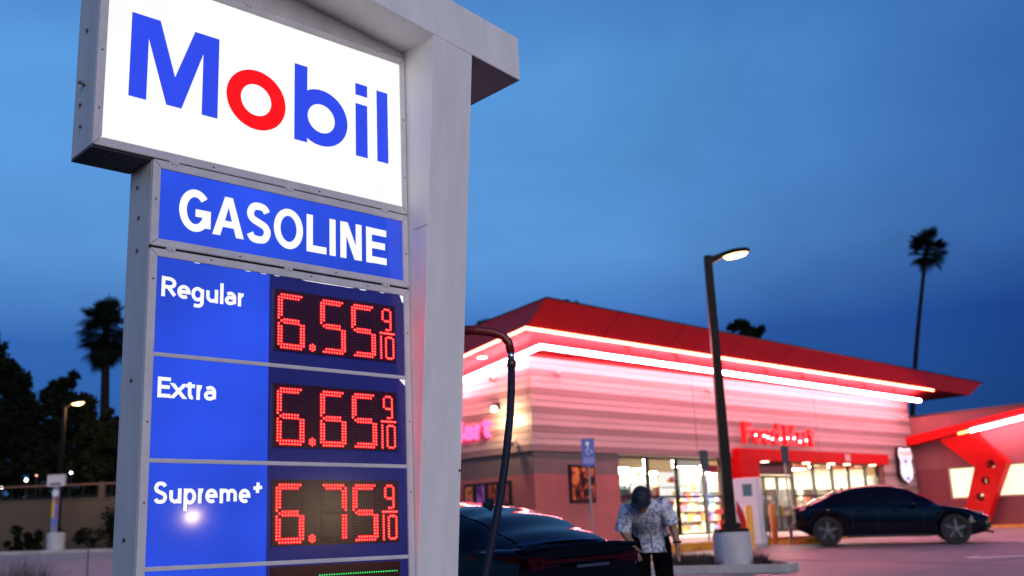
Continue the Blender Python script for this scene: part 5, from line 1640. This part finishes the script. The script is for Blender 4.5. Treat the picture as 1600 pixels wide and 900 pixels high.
# ================================================================ PLANTS
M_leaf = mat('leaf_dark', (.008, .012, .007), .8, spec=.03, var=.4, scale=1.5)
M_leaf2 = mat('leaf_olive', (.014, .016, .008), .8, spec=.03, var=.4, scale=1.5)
M_trunk = mat('bark', (.014, .011, .009), .9, spec=.05, var=.3, scale=6, bump=.5)
M_frond = mat('palm_frond', (.006, .009, .005), .8, spec=.03)
M_straw = mat('straw', (.12, .085, .045), .8, var=.3)
def leaves(blobs, n, size, seed):
    rnd = random.Random(seed)
    mb = MB()
    tot = sum(b[1] ** 2 for b in blobs)
    for (c, r_, sq) in blobs:
        m_ = int(n * r_ * r_ / tot)
        # sub-clumps
        sub = []
        for _ in range(max(5, int(9 * r_))):
            v = Vector((rnd.gauss(0, 1), rnd.gauss(0, 1), rnd.gauss(0, 1))).normalized() * rnd.uniform(.45, 1.0) * r_
            sub.append((Vector(c) + Vector((v.x, v.y, v.z * sq)), r_ * rnd.uniform(.22, .48)))
        for _ in range(m_):
            cc, rr0 = rnd.choice(sub)
            v = Vector((rnd.gauss(0, 1), rnd.gauss(0, 1), rnd.gauss(0, 1))).normalized() * rr0 * rnd.random() ** .45
            p = cc + v
            a_ = Vector((rnd.gauss(0, 1), rnd.gauss(0, 1), rnd.gauss(0, .6))).normalized()
            b_ = a_.orthogonal().normalized()
            s = size * rnd.uniform(.6, 1.4)
            mb.add([p - a_ * s, p + b_ * s * .45, p + a_ * s, p - b_ * s * .45], [(0, 1, 2, 3)])
    return mb
def tree(name, label, base, h, blobs, n, size, seed, mt=M_leaf, grp='trees beyond the left wall'):
    t = thing(name, label, 'tree', loc=base, group=grp)
    rnd = random.Random(seed)
    tr = MB().tube([(0, 0, -.2), (rnd.uniform(-.1, .1), 0, h * .25), (rnd.uniform(-.2, .2), 0, h * .5), (rnd.uniform(-.2, .2), 0, h * .8)], [h * .03, h * .024, h * .018, h * .008], 8)
    for c, r_, sq in blobs:
        tr.tube([(0, 0, h * .35), (c[0] * .5, c[1] * .5, h * .35 + (c[2] - h * .35) * .6), c], [h * .012, h * .008, h * .004], 6)
    tr.build('trunk', M_trunk, t)
    leaves(blobs, n, size, seed).build('crown', mt, t)
    return t
def at(x, y, Y):
    p = px(x, y, Y); return p
def tree_px(name, label, Y, xb, blobs_px, n, size, seed, mt=M_leaf, grp='trees beyond the left wall'):
    b = at(xb, 800, Y); gz = ter(b.x, Y)
    bl = []
    for x, y, r_ in blobs_px:
        p = at(x, y, Y); bl.append(((p.x - b.x, random.Random(x).uniform(-.6, .6), p.z - gz), r_ / FPX * Y, .9))
    h = max(q[0][2] + q[1] for q in bl)
    return tree(name, label, (b.x, Y, gz), h, bl, n, size, seed, mt, grp)
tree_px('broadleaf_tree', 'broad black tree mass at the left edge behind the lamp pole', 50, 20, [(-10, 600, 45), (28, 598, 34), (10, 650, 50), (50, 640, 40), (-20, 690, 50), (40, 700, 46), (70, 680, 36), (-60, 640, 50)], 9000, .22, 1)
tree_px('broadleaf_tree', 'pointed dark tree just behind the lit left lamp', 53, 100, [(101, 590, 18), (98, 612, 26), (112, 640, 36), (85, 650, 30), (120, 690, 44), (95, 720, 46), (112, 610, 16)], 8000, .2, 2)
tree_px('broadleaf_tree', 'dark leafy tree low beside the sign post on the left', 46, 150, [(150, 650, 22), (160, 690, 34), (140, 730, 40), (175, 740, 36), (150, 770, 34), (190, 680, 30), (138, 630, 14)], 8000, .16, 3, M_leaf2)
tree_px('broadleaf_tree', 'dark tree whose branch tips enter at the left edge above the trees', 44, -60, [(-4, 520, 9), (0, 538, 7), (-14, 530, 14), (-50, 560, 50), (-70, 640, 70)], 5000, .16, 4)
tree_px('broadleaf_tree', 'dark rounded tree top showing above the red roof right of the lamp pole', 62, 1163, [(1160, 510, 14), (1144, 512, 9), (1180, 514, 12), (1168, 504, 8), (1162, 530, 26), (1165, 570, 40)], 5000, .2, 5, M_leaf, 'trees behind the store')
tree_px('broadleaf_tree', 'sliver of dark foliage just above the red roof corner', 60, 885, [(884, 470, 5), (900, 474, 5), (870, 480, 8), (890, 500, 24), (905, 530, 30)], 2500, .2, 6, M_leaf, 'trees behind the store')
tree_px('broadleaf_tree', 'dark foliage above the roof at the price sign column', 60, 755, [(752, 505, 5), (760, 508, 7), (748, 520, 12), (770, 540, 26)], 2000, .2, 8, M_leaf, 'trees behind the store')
# shrubs in front of the wall
def shrub(label, p, blobs, n, size, seed, mt=M_leaf):
    t = thing('shrub', label, 'shrub', loc=(p[0], p[1], ter(p[0], p[1])), group='shrubs')
    sm = MB()
    for c, r_, q_ in blobs: sm.tube([(c[0] * .2, c[1] * .2, -.05), (c[0] * .6, c[1] * .6, c[2] * .5), c], [.03, .02, .008], 5)
    sm.build('stems', M_trunk, t)
    leaves(blobs, n, size, seed).build('foliage', mt, t)
shrub('round dark shrub against the foot of the tan wall', (-19.0, 40.3), [((0, 0, .4), .55, .8), ((.6, 0, .35), .45, .8), ((-.5, .1, .35), .4, .8)], 1800, .07, 21)
shrub('wide dark shrub right of the concrete lamp base', (-15.6, 40.0), [((0, 0, .7), .9, .8), ((1.0, 0, .8), .9, .9), ((-.9, .1, .5), .5, .8), ((1.9, 0, .9), .9, .9)], 3000, .08, 22)
shrub('tall dark shrub overhanging the end of the tan wall', (-14.9, 41.2), [((0, 0, 1.6), .8, 1.1), ((.9, 0, 1.9), .9, 1.1), ((.3, 0, 2.6), .8, 1.0)], 3000, .09, 23, M_leaf2)
shrub('small dark shrub at the left edge by the wall', (-20.6, 40.4), [((0, 0, .3), .4, .8), ((-.5, 0, .3), .4, .8)], 900, .07, 24)
# low dry planting in the lamp island
rnd = random.Random(5)
M_dry = mat('dry_groundcover', (.05, .035, .03), .9, var=.4, scale=9)
mb = MB()
for _ in range(2600):
    x, y = rnd.uniform(2.4, 4.3), rnd.uniform(18.4, 20.0)
    if (x - 3.70) ** 2 + (y - 18.75) ** 2 < .42 ** 2: continue
    z = ter(x, y) + .10
    h = rnd.uniform(.08, .22)
    dx, dy = rnd.gauss(0, .07), rnd.gauss(0, .07)
    a_ = rnd.uniform(0, math.pi); w = .012
    mb.add([(x - w * math.cos(a_), y - w * math.sin(a_), z), (x + w * math.cos(a_), y + w * math.sin(a_), z), (x + dx, y + dy, z + h)], [(0, 1, 2)])
tag(mb.build('ground_cover', M_dry), 'low dry brown planting in the lamp island', 'plants', kind='stuff')
# tall dry grass at the lower left
def grass_clump(p, h, n, seed, label):
    rnd = random.Random(seed)
    t = thing('grass_clump', label, 'grass', loc=(p[0], p[1], ter(p[0], p[1])), group='tall dry grass clumps at lower left')
    mb = MB()
    for _ in range(n):
        an = rnd.uniform(0, 2 * math.pi); lean = abs(rnd.gauss(0, .28)); hh = h * rnd.uniform(.55, 1.05)
        b0_ = Vector((rnd.gauss(0, .09), rnd.gauss(0, .09), -.02)); d = Vector((math.cos(an), math.sin(an), 0))
        pts = [b0_ + d * (lean * (q / 4) ** 2 * hh) + Vector((0, 0, hh * q / 4)) for q in range(5)]
        s_ = Vector((-d.y, d.x, 0)) * .0045
        vs = []
        for q, pt in enumerate(pts): vs += [pt - s_ * (1 - q / 4.4), pt + s_ * (1 - q / 4.4)]
        mb.add(vs, [(2 * q, 2 * q + 1, 2 * q + 3, 2 * q + 2) for q in range(4)])
    o = mb.build('blades', M_straw if seed % 3 else mat('straw_dark', (.04, .028, .018), .85), t); o['kind'] = 'stuff'
    MB().ball((0, 0, .01), .12, 8, 4, (1, 1, .4)).build('tuft_base', M_soil, t)
names_ = ['far left', 'left', 'second from left', 'third from left', 'middle', 'right of the middle', 'right', 'far right']
for k, (x, hh) in enumerate(((2, .78), (14, .74), (28, .80), (40, .72), (52, .76), (66, .78), (80, .70), (112, .52))):
    p = px(x, 900, 13 + (k % 3) * .5)
    grass_clump((p.x, 13 + (k % 3) * .5), hh, 150, 30 + k, 'tall dry grass clump at the lower left, %s of its row' % names_[k])

# palms
def fan_palm(label, base, h, lean, crown, nf, seed, skirt=True, grp='fan palms', tr0=.2):
    rnd = random.Random(seed)
    t = thing('palm_tree', label, 'palm tree', loc=base, group=grp)
    pts = [Vector((lean * (q / 8) ** 1.4, 0, h * q / 8 - (.3 if q == 0 else 0))) for q in range(9)]
    MB().tube(pts, [tr0 * (1 - q * .05) for q in range(9)], 9).build('trunk', M_trunk, t, smooth=True)
    mb = MB()
    topp = pts[-1]
    for i in range(nf):
        an = rnd.uniform(0, 2 * math.pi)
        el = R(rnd.uniform(-75, 80)) if skirt else R(rnd.uniform(-40, 80))
        d = Vector((math.cos(an) * math.cos(el), math.sin(an) * math.cos(el), math.sin(el)))
        ln = crown * rnd.uniform(.40, .62)
        st = topp + Vector((0, 0, rnd.uniform(-.5, .15) * crown))
        tip = st + d * ln + Vector((0, 0, -.10 * ln))
        s_ = d.cross(Vector((0, 0, 1))); s_ = s_.normalized() if s_.length > .01 else Vector((1, 0, 0))
        nn = s_.cross(d).normalized()
        w = crown * .006
        mb.add([st - s_ * w, st + s_ * w, tip + s_ * w, tip - s_ * w], [(0, 1, 2, 3)])
        fl = crown * rnd.uniform(.36, .5)
        for q in range(17):
            b_ = R(-100 + 200 * q / 16)
            ld = (d * math.cos(b_) + s_ * math.sin(b_)).normalized()
            e = tip + ld * fl * rnd.uniform(.8, 1.05) + Vector((0, 0, -.22 * fl * rnd.uniform(.5, 1.6)))
            pp = ld.cross(nn).normalized() * crown * .020
            m_ = tip + ld * fl * .55 + Vector((0, 0, -.02 * fl))
            mb.add([tip, m_ + pp, e, m_ - pp], [(0, 1, 2, 3)])
    mb.build('crown', M_frond, t)
    return t
def palm_px(label, Y, xt, yt, xb, crown_px, nf, seed, **k):
    p = at(xt, yt, Y); b = at(xb, 800, Y); gz = ter(b.x, Y)
    return fan_palm(label, (b.x, Y, gz), p.z - gz, p.x - b.x, crown_px / FPX * Y, nf, seed, **k)
palm_px('tall thin fan palm alone in the sky above the red roof', 78, 1449, 381, 1424, 38, 90, 3, tr0=.22)
lp = palm_px('shaggy fan palm left of the price sign', 52, 166, 508, 160, 54, 110, 4, tr0=.30)

# wall and fence at the left, far lamps
M_tan = mat('stucco_tan', (.085, .06, .042), .85, var=.15, scale=1.2, bump=.2)
wl_t = thing('boundary_wall', 'tan stucco boundary wall behind the left lamp pole', 'wall', loc=(-20, 42.3, ter(-20, 42.3)))
MB().box(-10, 4.4, 0, .25, -.3, 1.85).build('wall', M_tan, wl_t)
MB().box(-10.02, 4.45, -.03, .28, 1.851, 1.93).build('coping', M_tan, wl_t, bevel=.01)
fn = thing('rail_fence', 'thin dark rail fence standing along the top of the tan wall', 'fence', loc=(-20, 42.42, ter(-20, 42.3) + 1.93))
MB().box(-10, 5, -.02, .02, .52, .58).build('rail', mat('rail_rust', (.18, .08, .06), .6), fn)
MB().box(-10, 5, -.02, .02, .06, .10).build('rail', M_dark, fn)
for k in range(26): MB().box(-9.9 + k * .58, -9.87 + k * .58, -.015, .015, 0, .519).build('picket', M_dark, fn)
MB().box(2.95, 3.2, -.09, .09, 0, .62).build('gate_post', M_tan, fn, bevel=.01)
M_globe = mat('globe_lit', (.9, .9, .85), .4, emit=(1, .95, .85), es=14)
M_globe2 = mat('globe_dim', (.9, .6, .5), .4, emit=(1, .4, .22), es=2.5)
for k, (x, y, r_, mm, lab) in enumerate(((3, 762, .045, M_globe, 'lowest white garden light at the left edge'), (41, 750, .055, M_globe, 'brightest white garden light above the tan wall'), (57, 743, .04, M_globe2, 'dim orange garden light above the tan wall'), (111, 739, .045, M_globe, 'white garden light right of the left lamp pole'))):
    p = px(x, y, 43.4)
    g = ter(p.x, 43.4)
    t = thing('garden_light', lab, 'lamp', loc=(p.x, 43.4, g), group='garden lights above the wall')
    MB().tube([(0, 0, 0), (0, 0, p.z - g - r_)], .025, 6).build('post', M_dark, t)
    MB().ball((0, 0, p.z - g), r_, 10, 6).build('globe', mm, t, smooth=True)
# small garden stake in the left pavement
t = thing('marker_stake', 'thin dark marker stake standing in the left pavement', 'stake', loc=(px(136, 900, 22).x, 22, ter(-9, 22)))
MB().tube([(0, 0, 0), (0, 0, .62)], .012, 6).build('rod', M_dark, t)
MB().box(-.025, .025, -.02, .02, .621, .72).build('cap', M_dark, t)

# dark hedge behind the fence and under the trees
hg = thing('hedge', 'tall black hedge filling the gap under the trees behind the rail fence', 'hedge', loc=(-20, 46.5, ter(-20, 44)))
bl = []
rnd = random.Random(77)
for k in range(44): bl.append(((-12 + k * .46, rnd.uniform(-.5, .5), rnd.uniform(.9, 3.4)), rnd.uniform(1.0, 1.5), 1.2))
hs = MB()
for c, r_, q_ in bl: hs.tube([(c[0], c[1], -.1), (c[0] + .1, c[1], c[2])], [.06, .03], 5)
hs.build('stems', M_trunk, hg)
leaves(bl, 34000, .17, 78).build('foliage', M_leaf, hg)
